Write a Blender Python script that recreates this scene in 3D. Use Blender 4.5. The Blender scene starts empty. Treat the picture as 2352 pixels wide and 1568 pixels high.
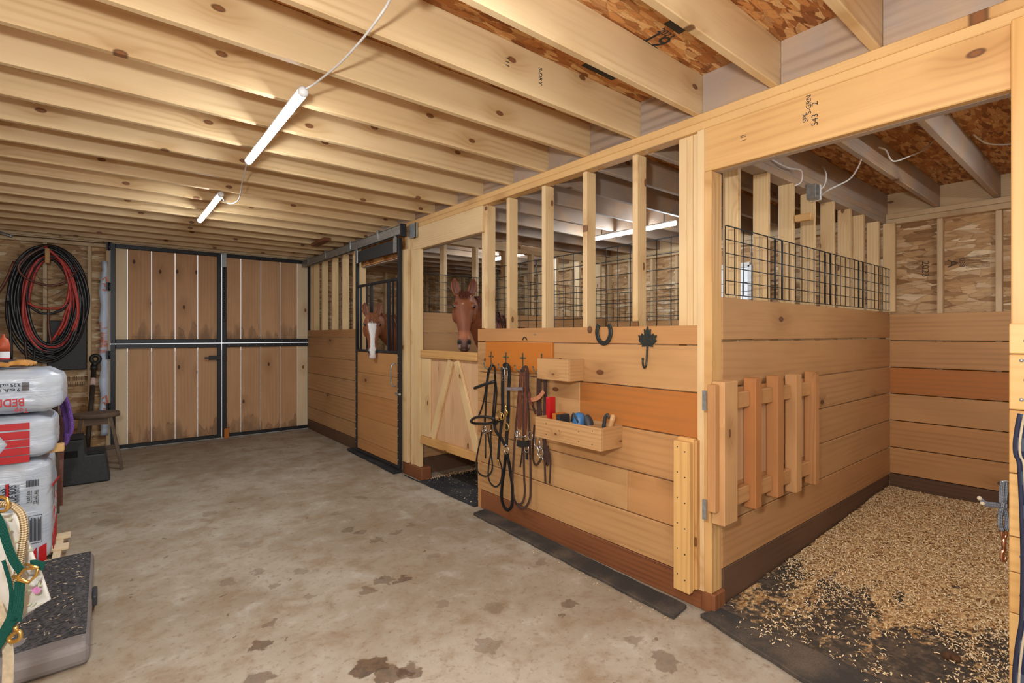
import bpy, bmesh, math, random
from mathutils import Vector, Matrix, Quaternion, noise as mnoise
S = bpy.context.scene
COL = S.collection
rnd = random.Random(7)
PI = math.pi
# ------------------------------------------------------------------ camera, sky, exposure
EYE = 1.45; FOC = 1156.3; YAW = .6804; CYV = 768.7
cam_d = bpy.data.cameras.new('camera'); cam = bpy.data.objects.new('camera', cam_d); COL.objects.link(cam)
cam_d.sensor_width = 36; cam_d.lens = FOC*36/2352; cam_d.shift_y = -(784-CYV)/2352; cam_d.clip_start = .02
cam.location = (0, 0, EYE); cam.rotation_euler = (PI/2, 0, -YAW)
S.camera = cam
S.view_settings.view_transform = 'Standard'; S.view_settings.look = 'None'
S.view_settings.gamma = 1; S.view_settings.use_curve_mapping = False
S.view_settings.exposure = 0.12
W = bpy.data.worlds.new('world'); S.world = W; W.use_nodes = True
bg = W.node_tree.nodes['Background']; bg.inputs[0].default_value = (.96, .98, 1, 1); bg.inputs[1].default_value = .85
def lamp(name, kind, loc, power, color=(1, 1, 1), size=.2, size_y=None, aim=None):
    d = bpy.data.lights.new(name, kind); d.energy = power; d.color = color
    if kind == 'AREA':
        d.shape = 'RECTANGLE' if size_y else 'DISK'; d.size = size
        if size_y: d.size_y = size_y
    else: d.shadow_soft_size = size
    o = bpy.data.objects.new(name, d); COL.objects.link(o); o.location = loc
    if aim: o.rotation_euler = (Vector(aim)-Vector(loc)).to_track_quat('-Z', 'Y').to_euler()
    return o
# the photographer's flash, held up to the left of the camera
lamp('camera_flash', 'POINT', (-.22, .14, 1.80), 160, (.95, .98, 1), .06)
# unseen fill light added behind the photographer, standing in for open-end daylight
lamp('added_rear_fill', 'AREA', (-.35, -1.6, 1.45), 16, (.86, .94, 1), 2.2, 2.4, aim=(3.2, 2.4, 1.1))

# ------------------------------------------------------------------ picture rays -> places on known planes
FV = Vector((math.sin(YAW), math.cos(YAW), 0)); RV = Vector((math.cos(YAW), -math.sin(YAW), 0))
EYEV = Vector((0, 0, EYE))
def ray(x, y): return FV + RV*((x-1176)/FOC) + Vector((0, 0, -(y-CYV)/FOC))
def on_x(x, y, X): d = ray(x, y); return EYEV + d*(X/d.x)
def on_y(x, y, Y): d = ray(x, y); return EYEV + d*(Y/d.y)
def on_z(x, y, Z=0): d = ray(x, y); return EYEV + d*((Z-EYE)/d.z)
def on_d(x, y, D): return EYEV + ray(x, y)*D

# ------------------------------------------------------------------ mesh builder
class MB:
    def __init__(s): s.v = []; s.f = []; s.wc = []; s.t = []; s.m = []; s.mi = 0; s.sm = []
    def add(s, vs, fs, wcs=None, tint=0., smooth=False):
        b = len(s.v); s.v += [tuple(p) for p in vs]; s.f += [tuple(i+b for i in f) for f in fs]
        s.wc += [tuple(w) for w in (wcs or vs)]; s.t += [tint]*len(vs); s.m += [s.mi]*len(fs); s.sm += [smooth]*len(fs); return s
    def box(s, x0, x1, y0, y1, z0, z1, axis=None, tint=None, M=None, off=None):
        d = [abs(x1-x0), abs(y1-y0), abs(z1-z0)]
        a = 'xyz'.index(axis) if axis else d.index(max(d))
        o = [i for i in range(3) if i != a]; o.sort(key=lambda i: -d[i])
        vs = [Vector((x, y, z)) for x in (x0, x1) for y in (y0, y1) for z in (z0, z1)]
        off = off or (rnd.uniform(0, 60), rnd.uniform(0, 60), rnd.uniform(0, 9))
        c = [(x0+x1)/2, (y0+y1)/2, (z0+z1)/2]
        base = [x0, y0, z0]
        wc = [(p[a]-base[a]+off[0], p[o[0]]-c[o[0]]+off[1], p[o[1]]-c[o[1]]+off[2]) for p in vs]
        if M: vs = [M @ p for p in vs]
        fs = [(0, 1, 3, 2), (4, 6, 7, 5), (0, 4, 5, 1), (2, 3, 7, 6), (0, 2, 6, 4), (1, 5, 7, 3)]
        return s.add(vs, fs, wc, rnd.uniform(0, .3) if tint is None else tint)
    def beam(s, p0, p1, w, t, n=(0, 0, 1), tint=None):
        """board from p0 to p1: width w across, thickness t along n"""
        p0 = Vector(p0); p1 = Vector(p1); x = (p1-p0); L = x.length; x.normalize()
        n = Vector(n); n = (n-x*n.dot(x)).normalized(); y = n.cross(x)
        M = Matrix((x, y, n)).transposed().to_4x4(); M.translation = p0
        return s.box(0, L, -w/2, w/2, -t/2, t/2, 'x', tint, M)
    def tube(s, pts, r, seg=8, sub=4, closed=False, tint=0., cap=True, flat=None):
        P = smooth_path(pts, sub, closed); n = len(P)
        rr = r if isinstance(r, (list, tuple)) else None
        T = [((P[(i+1) % n] if closed or i < n-1 else P[i])-(P[i-1] if closed or i > 0 else P[i])).normalized() for i in range(n)]
        u = T[0].orthogonal().normalized(); vs = []; wcs = []; L = 0; k0 = rnd.uniform(0, 50)
        for i in range(n):
            if i: L += (P[i]-P[i-1]).length
            u = (u-T[i]*u.dot(T[i])); u = u.normalized() if u.length > 1e-6 else T[i].orthogonal().normalized()
            w = T[i].cross(u)
            if rr: q = i/(n-1)*(len(rr)-1); j = min(int(q), len(rr)-2); R = rr[j]*(1-q+j)+rr[j+1]*(q-j)
            else: R = r
            for k in range(seg):
                a = 2*PI*k/seg; vs.append(P[i]+(u*math.cos(a)+w*math.sin(a))*R); wcs.append((L+k0, k/seg*6.28*R, 0))
        fs = []
        for i in range(n if closed else n-1):
            j = (i+1) % n
            for k in range(seg): fs.append((i*seg+k, i*seg+(k+1) % seg, j*seg+(k+1) % seg, j*seg+k))
        if cap and not closed: fs += [tuple(range(seg-1, -1, -1)), tuple((n-1)*seg+k for k in range(seg))]
        return s.add(vs, fs, wcs, tint, True)
    def strap(s, pts, w, t, n, sub=4, closed=False, tint=0.):
        """flat band along pts, width w in the plane whose normal is n, thickness t along n"""
        P = smooth_path(pts, sub, closed); N = len(P); n = Vector(n).normalized(); vs = []; wcs = []; L = 0; k0 = rnd.uniform(0, 50)
        for i in range(N):
            if i: L += (P[i]-P[i-1]).length
            a = P[(i+1) % N] if closed or i < N-1 else P[i]; b = P[i-1] if closed or i > 0 else P[i]
            T = (a-b).normalized(); nn = (n-T*n.dot(T)); nn = nn.normalized() if nn.length > 1e-4 else T.orthogonal().normalized()
            y = nn.cross(T)
            ww = w if not isinstance(w, (list, tuple)) else w[min(int(i/(N-1)*(len(w)-1)), len(w)-1)]
            for q, z in ((-.5, -.5), (.5, -.5), (.5, .5), (-.5, .5)):
                vs.append(P[i]+y*(q*ww)+nn*(z*t)); wcs.append((L+k0, q*ww, z*t))
        fs = []
        for i in range(N if closed else N-1):
            j = (i+1) % N
            for k in range(4): fs.append((i*4+k, i*4+(k+1) % 4, j*4+(k+1) % 4, j*4+k))
        if not closed: fs += [(3, 2, 1, 0), tuple((N-1)*4+k for k in range(4))]
        return s.add(vs, fs, wcs, tint)
    def lathe(s, prof, c=(0, 0, 0), seg=20, M=None, tint=0.):
        vs = []; fs = []; n = len(prof)
        for r, z in prof:
            for k in range(seg):
                a = 2*PI*k/seg; p = Vector((r*math.cos(a), r*math.sin(a), z)); p = M @ p if M else p; vs.append(p+Vector(c))
        for i in range(n-1):
            for k in range(seg): fs.append((i*seg+k, i*seg+(k+1) % seg, (i+1)*seg+(k+1) % seg, (i+1)*seg+k))
        fs += [tuple(range(seg-1, -1, -1)), tuple((n-1)*seg+k for k in range(seg))]
        return s.add(vs, fs, None, tint, True)
    def ball(s, c, r, seg=12, M=None, tint=0.):
        r = r if isinstance(r, (tuple, list)) else (r, r, r); vs = []; fs = []; rings = seg//2
        for i in range(rings+1):
            th = PI*i/rings
            for k in range(seg):
                a = 2*PI*k/seg; p = Vector((r[0]*math.sin(th)*math.cos(a), r[1]*math.sin(th)*math.sin(a), r[2]*math.cos(th)))
                vs.append((M @ p if M else p)+Vector(c))
        for i in range(rings):
            for k in range(seg): fs.append((i*seg+k, (i+1)*seg+k, (i+1)*seg+(k+1) % seg, i*seg+(k+1) % seg))
        return s.add(vs, fs, None, tint, True)
    def loft(s, rings, tint=0., cap=True):
        vs = [p for r in rings for p in r]; n = len(rings[0]); fs = []
        for i in range(len(rings)-1):
            for k in range(n): fs.append((i*n+k, i*n+(k+1) % n, (i+1)*n+(k+1) % n, (i+1)*n+k))
        if cap: fs += [tuple(range(n-1, -1, -1)), tuple((len(rings)-1)*n+k for k in range(n))]
        return s.add(vs, fs, None, tint, True)
    def prism(s, poly, d, tint=0., wc=None):
        """closed polygon (3-D points) pushed along vector d"""
        d = Vector(d); n = len(poly); poly = [Vector(p) for p in poly]
        vs = poly+[p+d for p in poly]
        fs = [tuple(range(n-1, -1, -1)), tuple(range(n, 2*n))]+[(i, (i+1) % n, n+(i+1) % n, n+i) for i in range(n)]
        return s.add(vs, fs, None, tint)
    def build(s, name, mat, parent=None, bevel=0, seg=1, loc=None, fixn=True):
        me = bpy.data.meshes.new(name)
        off = Vector(loc) if loc is not None else Vector((0, 0, 0))
        me.from_pydata([tuple(Vector(p)-off) for p in s.v], [], s.f); me.update()
        mats = mat if isinstance(mat, (list, tuple)) else [mat]
        for m in mats: me.materials.append(m)
        me.polygons.foreach_set('material_index', s.m); me.polygons.foreach_set('use_smooth', s.sm)
        a = me.attributes.new('wc', 'FLOAT_VECTOR', 'POINT'); a.data.foreach_set('vector', [c for w in s.wc for c in w])
        a = me.attributes.new('tint', 'FLOAT', 'POINT'); a.data.foreach_set('value', s.t)
        if fixn:
            bm = bmesh.new(); bm.from_mesh(me); bmesh.ops.recalc_face_normals(bm, faces=bm.faces); bm.to_mesh(me); bm.free()
        o = bpy.data.objects.new(name, me); COL.objects.link(o)
        if loc is not None: o.location = off
        if parent is not None:
            o.parent = parent
            o.location = off-wloc(parent)
        if bevel:
            b = o.modifiers.new('edge', 'BEVEL'); b.width = bevel; b.segments = seg; b.limit_method = 'ANGLE'; b.angle_limit = .7
        return o
def wloc(o):
    v = Vector((0, 0, 0))
    while o is not None: v = v+Vector(o.location); o = o.parent
    return v
def smooth_path(pts, sub=4, closed=False):
    P = [Vector(p) for p in pts]; n = len(P)
    if sub <= 1 or n < 3: return P
    out = []
    for i in range(n if closed else n-1):
        p0 = P[i-1] if closed or i > 0 else P[0]*2-P[1]; p1 = P[i]; p2 = P[(i+1) % n]; p3 = P[(i+2) % n] if closed or i < n-2 else P[-1]*2-P[-2]
        for k in range(sub):
            t = k/sub; out.append(.5*((2*p1)+(p2-p0)*t+(2*p0-5*p1+4*p2-p3)*t*t+(3*p1-p0-3*p2+p3)*t**3))
    if not closed: out.append(P[-1])
    return out
def thing(name, label, cat, loc=(0, 0, 0), group=None):
    o = bpy.data.objects.new(name, None); COL.objects.link(o); o.location = loc; o.empty_display_size = .05
    return tag(o, label, cat, group)
def tag(o, label, cat, group=None):
    o['label'] = label; o['category'] = cat
    if group: o['group'] = group
    return o
def struct(o, label=None):
    o['kind'] = 'structure'
    if label: o['label'] = label
    return o
def stuff(o, label, cat): o['kind'] = 'stuff'; o['label'] = label; o['category'] = cat; return o
def text(body, size, M, mat, parent, name='printed_text', ext=.0006, align='CENTER', sx=1., bold=0.):
    c = bpy.data.curves.new(name, 'FONT'); c.body = body; c.size = size; c.extrude = ext; c.align_x = align; c.align_y = 'CENTER'; c.offset = bold
    c.materials.append(mat); o = bpy.data.objects.new(name, c); COL.objects.link(o)
    o.parent = parent; o.matrix_local = Matrix.Translation(-wloc(parent)) @ M @ Matrix.Diagonal((sx, 1, 1, 1)); return o
def frame_at(p, right, up):
    r = Vector(right).normalized(); u = Vector(up); u = (u-r*u.dot(r)).normalized(); n = r.cross(u)
    M = Matrix((r, u, n)).transposed().to_4x4(); M.translation = Vector(p); return M

# ------------------------------------------------------------------ materials
class NT:
    def __init__(s, name):
        s.m = bpy.data.materials.new(name); s.m.use_nodes = True; s.t = s.m.node_tree; s.n = s.t.nodes; s.b = s.n['Principled BSDF']
    def node(s, typ, **k):
        n = s.n.new(typ)
        for a, v in k.items():
            if a == 'ins':
                for i, x in v.items(): s.put(n.inputs[i], x)
            else: setattr(n, a, v)
        return n
    def put(s, sock, x):
        if isinstance(x, bpy.types.NodeSocket): s.t.links.new(x, sock)
        elif isinstance(x, (tuple, list)) and sock.type == 'RGBA' and len(x) == 3: sock.default_value = (*x, 1)
        else: sock.default_value = x
    def math(s, op, a, b=0., c=None, clamp=False):
        n = s.node('ShaderNodeMath', operation=op, use_clamp=clamp); s.put(n.inputs[0], a); s.put(n.inputs[1], b)
        if c is not None: s.put(n.inputs[2], c)
        return n.outputs[0]
    def mix(s, f, a, b, mode='MIX'):
        n = s.node('ShaderNodeMix', data_type='RGBA', blend_type=mode); s.put(n.inputs[0], f); s.put(n.inputs[6], a); s.put(n.inputs[7], b); return n.outputs[2]
    def rng(s, x, a, b, c=0., d=1., smooth=True):
        n = s.node('ShaderNodeMapRange', interpolation_type='SMOOTHSTEP' if smooth else 'LINEAR'); s.put(n.inputs[0], x)
        for i, v in enumerate((a, b, c, d)): s.put(n.inputs[i+1], v)
        return n.outputs[0]
    def map(s, vec, scale=(1, 1, 1), rot=(0, 0, 0), loc=(0, 0, 0)):
        n = s.node('ShaderNodeMapping'); s.put(n.inputs[0], vec); n.inputs[1].default_value = loc; n.inputs[2].default_value = rot; n.inputs[3].default_value = scale; return n.outputs[0]
    def noise(s, vec, scale=1., detail=2., rough=.5, dist=0.):
        n = s.node('ShaderNodeTexNoise'); s.put(n.inputs['Vector'], vec); n.inputs['Scale'].default_value = scale; n.inputs['Detail'].default_value = detail
        n.inputs['Roughness'].default_value = rough; n.inputs['Distortion'].default_value = dist; return n.outputs['Fac'], n.outputs['Color']
    def voro(s, vec, scale=1., feature='F1', rand=1., dims='3D'):
        n = s.node('ShaderNodeTexVoronoi', feature=feature, voronoi_dimensions=dims); s.put(n.inputs['Vector'], vec); n.inputs['Scale'].default_value = scale; n.inputs['Randomness'].default_value = rand
        return n.outputs
    def attr(s, name): return s.node('ShaderNodeAttribute', attribute_name=name).outputs
    def obj(s): return s.node('ShaderNodeTexCoord').outputs['Object']
    def sep(s, c):
        n = s.node('ShaderNodeSeparateXYZ'); s.put(n.inputs[0], c); return n.outputs
    def comb(s, x, y, z):
        n = s.node('ShaderNodeCombineXYZ'); s.put(n.inputs[0], x); s.put(n.inputs[1], y); s.put(n.inputs[2], z); return n.outputs[0]
    def bump(s, h, strength=.3, dist=.002):
        n = s.node('ShaderNodeBump'); n.inputs['Strength'].default_value = strength; n.inputs['Distance'].default_value = dist; s.put(n.inputs['Height'], h); s.t.links.new(n.outputs[0], s.b.inputs['Normal'])
    def out(s, col=None, rough=.6, metal=0., spec=.5):
        if col is not None: s.put(s.b.inputs['Base Color'], col)
        s.put(s.b.inputs['Roughness'], rough); s.b.inputs['Metallic'].default_value = metal; s.b.inputs['Specular IOR Level'].default_value = spec; return s.m
def lin(r, g, b):
    f = lambda c: (c/255/12.92) if c/255 <= .04045 else ((c/255+.055)/1.055)**2.4
    return (f(r), f(g), f(b))
def plain(name, c, rough=.5, metal=0., var=.12, scale=30, spec=.5, bump=0.):
    t = NT(name); f, _ = t.noise(t.obj(), scale, 3)
    col = t.mix(t.rng(f, .3, .7), tuple(x*(1-var) for x in c), tuple(min(1, x*(1+var)) for x in c))
    if bump: t.bump(f, bump, .003)
    return t.out(col, rough, metal, spec)
def wood(name, base, dark, alt, knot=lin(96, 58, 30), kn=.5, kscale=1., grain=.5, rough=.5, spec=.35, blotch=.35, ring=15., kr=1.6, stain=0., stain_col=lin(70, 45, 25), grey=0.):
    t = NT(name); wc = t.attr('wc')['Vector']; tint = t.attr('tint')['Fac']
    x, y, z = t.sep(wc)
    kv = t.voro(t.comb(t.math('MULTIPLY', x, 1.9*kscale), t.math('MULTIPLY', y, 3.6*kscale), 0.), 1., dims='2D')
    on = t.math('GREATER_THAN', t.sep(kv['Color'])[0], 1-kn)
    kd = kv['Distance']
    halo = t.math('MULTIPLY', t.rng(kd, .03*kr, .24*kr, 1, 0), on)
    yk = t.math('ADD', y, t.math('MULTIPLY', t.math('MULTIPLY', halo, halo), .035))
    g = t.node('ShaderNodeTexWave', wave_type='BANDS', bands_direction='Y', wave_profile='SIN')
    t.put(g.inputs['Vector'], t.comb(t.math('MULTIPLY', x, .13), yk, t.math('MULTIPLY', z, .8)))
    g.inputs['Scale'].default_value = ring; g.inputs['Distortion'].default_value = 9; g.inputs['Detail'].default_value = 2; g.inputs['Detail Scale'].default_value = .45; g.inputs['Detail Roughness'].default_value = .45
    gm, _ = t.noise(t.comb(t.math('MULTIPLY', x, .7), t.math('MULTIPLY', y, 3.), z), 1.3, 2)
    w = t.math('MULTIPLY', t.math('POWER', g.outputs['Fac'], 2.2), t.math('MAXIMUM', t.rng(gm, .40, .62), t.math('MULTIPLY', halo, .9)))
    st, _ = t.noise(t.comb(t.math('MULTIPLY', x, 2.2), t.math('MULTIPLY', y, 130), t.math('MULTIPLY', z, 60)), 1, 2)
    bl, _ = t.noise(t.comb(t.math('MULTIPLY', x, 1.6), t.math('MULTIPLY', y, 6), z), 1, 3, .55)
    c = t.mix(tint, base, alt)
    c = t.mix(t.math('MULTIPLY', t.rng(bl, .35, .72), blotch), c, t.mix(.6, c, dark))
    c = t.mix(t.math('MULTIPLY', w, grain*.75), c, dark)
    c = t.mix(t.math('MULTIPLY', t.rng(st, .5, .75), .13), c, dark)
    if grey: c = t.mix(t.math('MULTIPLY', t.rng(t.noise(wc, 3.1, 4, .6)[0], .38, .62), grey), c, lin(150, 150, 152))
    c = t.mix(t.math('MULTIPLY', halo, .42), c, dark)
    c = t.mix(t.math('MULTIPLY', t.rng(kd, .026*kr, .040*kr, .9, 0), on), c, knot)
    c = t.mix(t.math('MULTIPLY', t.rng(kd, .012*kr, .024*kr, .6, 0), on), c, tuple(min(1, k*2.4) for k in knot))
    if stain:
        e, _ = t.noise(t.comb(t.math('MULTIPLY', x, 2.), t.math('MULTIPLY', y, 8), 0.), 1, 2)
        xx = t.math('FRACT', t.math('DIVIDE', x, 10.)); xx = t.math('MULTIPLY', xx, 10.)
        lev = t.math('SUBTRACT', xx, t.math('MULTIPLY', t.rng(e, .3, .75), stain))
        c = t.mix(t.rng(lev, -.14, .09, .7, 0), c, t.mix(.75, c, stain_col))
        c = t.mix(t.math('MULTIPLY', t.rng(t.math('ABSOLUTE', lev), 0., .03, .45, 0), t.rng(bl, .4, .6)), c, stain_col)
    t.bump(t.math('ADD', t.math('MULTIPLY', w, .5), st), .12, .002)
    return t.out(c, rough, 0, spec)
def osb(name, pal, rough=.6, dark=lin(92, 58, 30), sc=1.):
    t = NT(name); wc = t.map(t.attr('wc')['Vector'], (sc, sc, sc))
    _, wcol = t.noise(wc, 9, 2); 
    wv = t.node('ShaderNodeVectorMath', operation='MULTIPLY_ADD', ins={0: wcol, 1: (.014, .014, .014), 2: wc}).outputs[0]
    def layer(ang, sx, sy, loc):
        v = t.voro(t.map(wv, (sx, sy, .01), (0, 0, ang), loc), 1., dims='2D'); e = t.voro(t.map(wv, (sx, sy, .01), (0, 0, ang), loc), 1., 'DISTANCE_TO_EDGE', dims='2D')
        return t.sep(v['Color']), e['Distance']
    def ramp(f):
        r = t.node('ShaderNodeValToRGB'); r.color_ramp.interpolation = 'LINEAR'; e = r.color_ramp.elements
        while len(e) < len(pal): e.new(.5)
        for i, c in enumerate(pal): e[i].position = i/(len(pal)-1); e[i].color = (*c, 1)
        t.put(r.inputs[0], f); return r.outputs[0]
    (a, a2, a3), ae = layer(.12, 7, 25, (0, 0, 0)); c = ramp(a)
    c = t.mix(t.rng(ae, .0, .10, .4, 0), c, dark)
    for ang, sx, sy, loc, th in ((.6, 7, 24, (3, 1, 0), .5), (-.5, 8, 27, (7, 5, 0), .5), (1.15, 8, 25, (2, 9, 0), .72), (-.95, 8, 26, (5, 2, 0), .7), (.3, 7, 30, (1, 4, 0), .6), (-.2, 6, 28, (8, 3, 0), .62)):
        (b, b2, b3), be = layer(ang, sx, sy, loc)
        cc = t.mix(t.rng(be, .0, .08, .35, 0), ramp(b), dark)
        c = t.mix(t.math('GREATER_THAN', b2, th), c, cc)
    st, _ = t.noise(t.map(wc, (14, 90, 1), (0, 0, .3)), 1, 2)
    c = t.mix(t.math('MULTIPLY', t.rng(st, .5, .75), .3), c, dark)
    t.bump(a, .2, .002)
    return t.out(c, rough, 0, .3)

M_JOIST = wood('spruce_joist', lin(224, 196, 152), lin(180, 138, 86), lin(212, 176, 124), kn=.62, kscale=1.1, grain=.55, rough=.42, spec=.45, ring=8)
M_PLATE = wood('spruce_plate', lin(218, 176, 118), lin(170, 120, 66), lin(206, 156, 94), kn=.5, grain=.7, rough=.42, ring=8)
M_STUD = wood('pine_stud', lin(226, 196, 148), lin(182, 136, 84), lin(214, 174, 116), kn=.45, kscale=1.2, grain=.45, rough=.45)
M_STUDF = wood('pale_stud', lin(214, 190, 152), lin(168, 132, 92), lin(200, 166, 118), kn=.45, kscale=1.2, grain=.4)
M_PLANK = wood('fir_plank', lin(196, 151, 100), lin(142, 98, 58), lin(180, 108, 46), knot=lin(84, 46, 24), kn=.13, kscale=.9, grain=.42, rough=.5, ring=7)
M_PLANKD = wood('fir_plank_side', lin(188, 145, 99), lin(138, 96, 58), lin(168, 104, 48), knot=lin(74, 44, 26), kn=.15, kscale=.9, grain=.42, rough=.55, ring=7)
M_KICK = wood('kick_board', lin(140, 86, 52), lin(88, 50, 28), lin(122, 72, 42), knot=lin(70, 36, 20), kn=.3, grain=.75, rough=.6, ring=10)
M_KICKD = wood('kick_board_dirty', lin(104, 76, 56), lin(62, 44, 32), lin(92, 64, 46), kn=.2, grain=.6, rough=.7, ring=10)
M_GATE = wood('gate_plank', lin(210, 165, 122), lin(164, 118, 78), lin(216, 170, 124), knot=lin(72, 42, 24), kn=.26, grain=.3, rough=.6, ring=8, stain=.27, stain_col=lin(72, 48, 30))
M_GATEP = wood('gate_pale_plank', lin(240, 218, 182), lin(204, 166, 118), lin(230, 202, 158), kn=.3, grain=.35, rough=.55)
M_PLY = wood('grey_blocking', lin(190, 164, 138), lin(134, 106, 84), lin(176, 146, 116), knot=lin(80, 50, 38), kn=.4, grain=.85, rough=.6, ring=6, grey=.35)
M_GREYJ = wood('weathered_joist', lin(190, 166, 140), lin(140, 116, 94), lin(176, 144, 110), kn=.3, grain=.4, rough=.6, grey=.5)
M_DUTCH = wood('dutch_door_board', lin(212, 172, 130), lin(168, 120, 78), lin(200, 152, 104), kn=.3, grain=.4, rough=.5)
M_YEL = wood('yellow_board', lin(222, 178, 114), lin(180, 130, 68), lin(210, 158, 92), kn=.3, grain=.5, rough=.4, ring=8)
M_ORG = wood('orange_board', lin(196, 118, 46), lin(160, 88, 30), lin(188, 106, 40), kn=.1, grain=.3, rough=.45)
M_BOX = wood('box_pine', lin(198, 154, 104), lin(146, 102, 60), lin(180, 132, 82), knot=lin(96, 58, 34), kn=.55, kscale=2.2, grain=.5, rough=.5)
M_OLD = wood('old_stool_wood', lin(120, 100, 82), lin(72, 58, 48), lin(100, 84, 70), kn=.2, grain=.6, rough=.7)
M_OSB = osb('osb_wall', [lin(146, 108, 70), lin(194, 156, 112), lin(216, 182, 138), lin(186, 146, 100), lin(240, 220, 184)])
M_OSBC = osb('osb_subfloor', [lin(134, 80, 40), lin(176, 112, 58), lin(204, 142, 82), lin(226, 182, 124), lin(160, 98, 48)], sc=1.5, dark=lin(74, 36, 16))
M_RUB = None
def mk_rubber(name, c, dust, amt):
    t = NT(name); o = t.obj(); f, _ = t.noise(o, 3.5, 5, .6); g, _ = t.noise(o, 120, 2)
    col = t.mix(t.math('MULTIPLY', t.rng(f, .4, .72), amt), c, dust); col = t.mix(t.math('MULTIPLY', t.rng(g, .45, .7), .35), col, tuple(x*.5 for x in c))
    t.bump(g, .4, .003); return t.out(col, .8, 0, .25)
M_RUB = mk_rubber('black_rubber_mat', lin(62, 58, 54), lin(112, 96, 80), .8)
M_RUBK = mk_rubber('dark_rubber', lin(46, 46, 48), lin(84, 80, 76), .6)
M_STEEL = plain('black_steel', lin(36, 37, 40), .42, .2, .15, 60)
M_BPLAS = plain('black_plastic', lin(48, 50, 52), .55, 0, .15, 40, bump=.05)
M_GALV = plain('galvanized_steel', lin(168, 172, 172), .38, .75, .15, 35)
M_CHROME = plain('chrome', lin(210, 210, 212), .2, 1, .05, 20)
M_IRON = plain('dark_iron', lin(62, 64, 60), .5, .7, .2, 60)
M_HOOK = plain('pewter_hook', lin(120, 128, 112), .42, .8, .2, 60)
M_BRASS = plain('brass', lin(214, 178, 104), .28, .95, .1, 40)
M_COPPER = plain('bronze_snap', lin(196, 150, 122), .28, .95, .1, 40)
M_LBLK = plain('black_leather', lin(32, 30, 30), .42, 0, .2, 80, spec=.6)
M_LBRN = plain('dark_brown_leather', lin(72, 48, 42), .42, 0, .25, 60, spec=.6)
M_LRED = plain('chestnut_leather', lin(108, 60, 44), .42, 0, .2, 60, spec=.6)
M_LTAN = plain('tan_leather', lin(190, 124, 86), .5, 0, .2, 60)
M_LGRY = plain('grey_leather', lin(128, 116, 116), .45, 0, .15, 60)
M_WHITE = plain('white_plastic', lin(236, 238, 240), .4, 0, .03, 20)
M_CABLE = plain('white_cable', lin(226, 226, 226), .45, 0, .04, 20)
M_RED = plain('red_print', lin(190, 20, 26), .4, 0, .06, 20)
M_INK = plain('black_ink', lin(34, 34, 38), .6, 0, .05, 20)
M_INKS = plain('faded_stamp_ink', lin(78, 62, 48), .7, 0, .1, 20)
M_HBLK = plain('black_hose', lin(34, 35, 37), .38, 0, .2, 20, spec=.6)
M_HRED = plain('red_hose', lin(196, 70, 62), .42, 0, .15, 20)
M_BLUE = plain('blue_plastic', lin(62, 112, 160), .4, 0, .1, 20)
M_GREEN = plain('green_glass_plastic', lin(50, 120, 70), .3, 0, .1, 20)
M_ORP = plain('orange_print', lin(214, 110, 72), .5)
M_PAD_S = plain('pad_side_vinyl', lin(128, 120, 116), .5, 0, .08, 12)
def mk_rope(name, a, b, k=160.):
    t = NT(name); wc = t.attr('wc')['Vector']; x, y, z = t.sep(wc)
    s1 = t.math('SINE', t.math('ADD', t.math('MULTIPLY', x, k*3), t.math('MULTIPLY', y, k*2))); s2 = t.math('SINE', t.math('SUBTRACT', t.math('MULTIPLY', x, k*3), t.math('MULTIPLY', y, k*2)))
    h = t.math('MULTIPLY', s1, s2); t.bump(h, .8, .004); return t.out(t.mix(t.rng(h, -.6, .6), b, a), .8, 0, .2)
M_RCREAM = mk_rope('cream_rope', lin(200, 180, 144), lin(158, 130, 92))
M_RPUR = mk_rope('purple_rope', lin(150, 108, 196), lin(104, 70, 150))
M_RGREY = mk_rope('grey_rope', lin(170, 176, 184), lin(98, 108, 122), 260)
M_RBLK = mk_rope('black_rope', lin(44, 43, 44), lin(18, 18, 19))
M_NYL = mk_rope('green_nylon_web', lin(30, 112, 98), lin(18, 82, 72), 500)
M_CREAM = plain('cream_web', lin(190, 174, 146), .85, 0, .12, 60)
def mk_bag():
    t = NT('bag_plastic'); o = t.obj(); f, _ = t.noise(t.map(o, (6, 6, 26), (.2, .3, 0)), 1, 3, .6, .6); g, _ = t.noise(o, 7, 3)
    t.bump(f, .55, .012); return t.out(t.mix(t.rng(g, .3, .7), lin(178, 190, 206), lin(200, 208, 216)), .28, 0, .55)
M_BAG = mk_bag()
def mk_emit(name, c, s):
    t = NT(name); t.b.inputs['Base Color'].default_value = (1, 1, 1, 1); t.b.inputs['Emission Color'].default_value = (*c, 1); t.b.inputs['Emission Strength'].default_value = s; return t.m
M_TUBE = mk_emit('lit_tube', (.88, .95, 1), 118)
M_TUBEW = mk_emit('fill_tube_tie_stall', (.9, .96, 1), 95)
M_TUBES = mk_emit('lit_tube_stall', (.9, .96, 1), 85)
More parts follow.
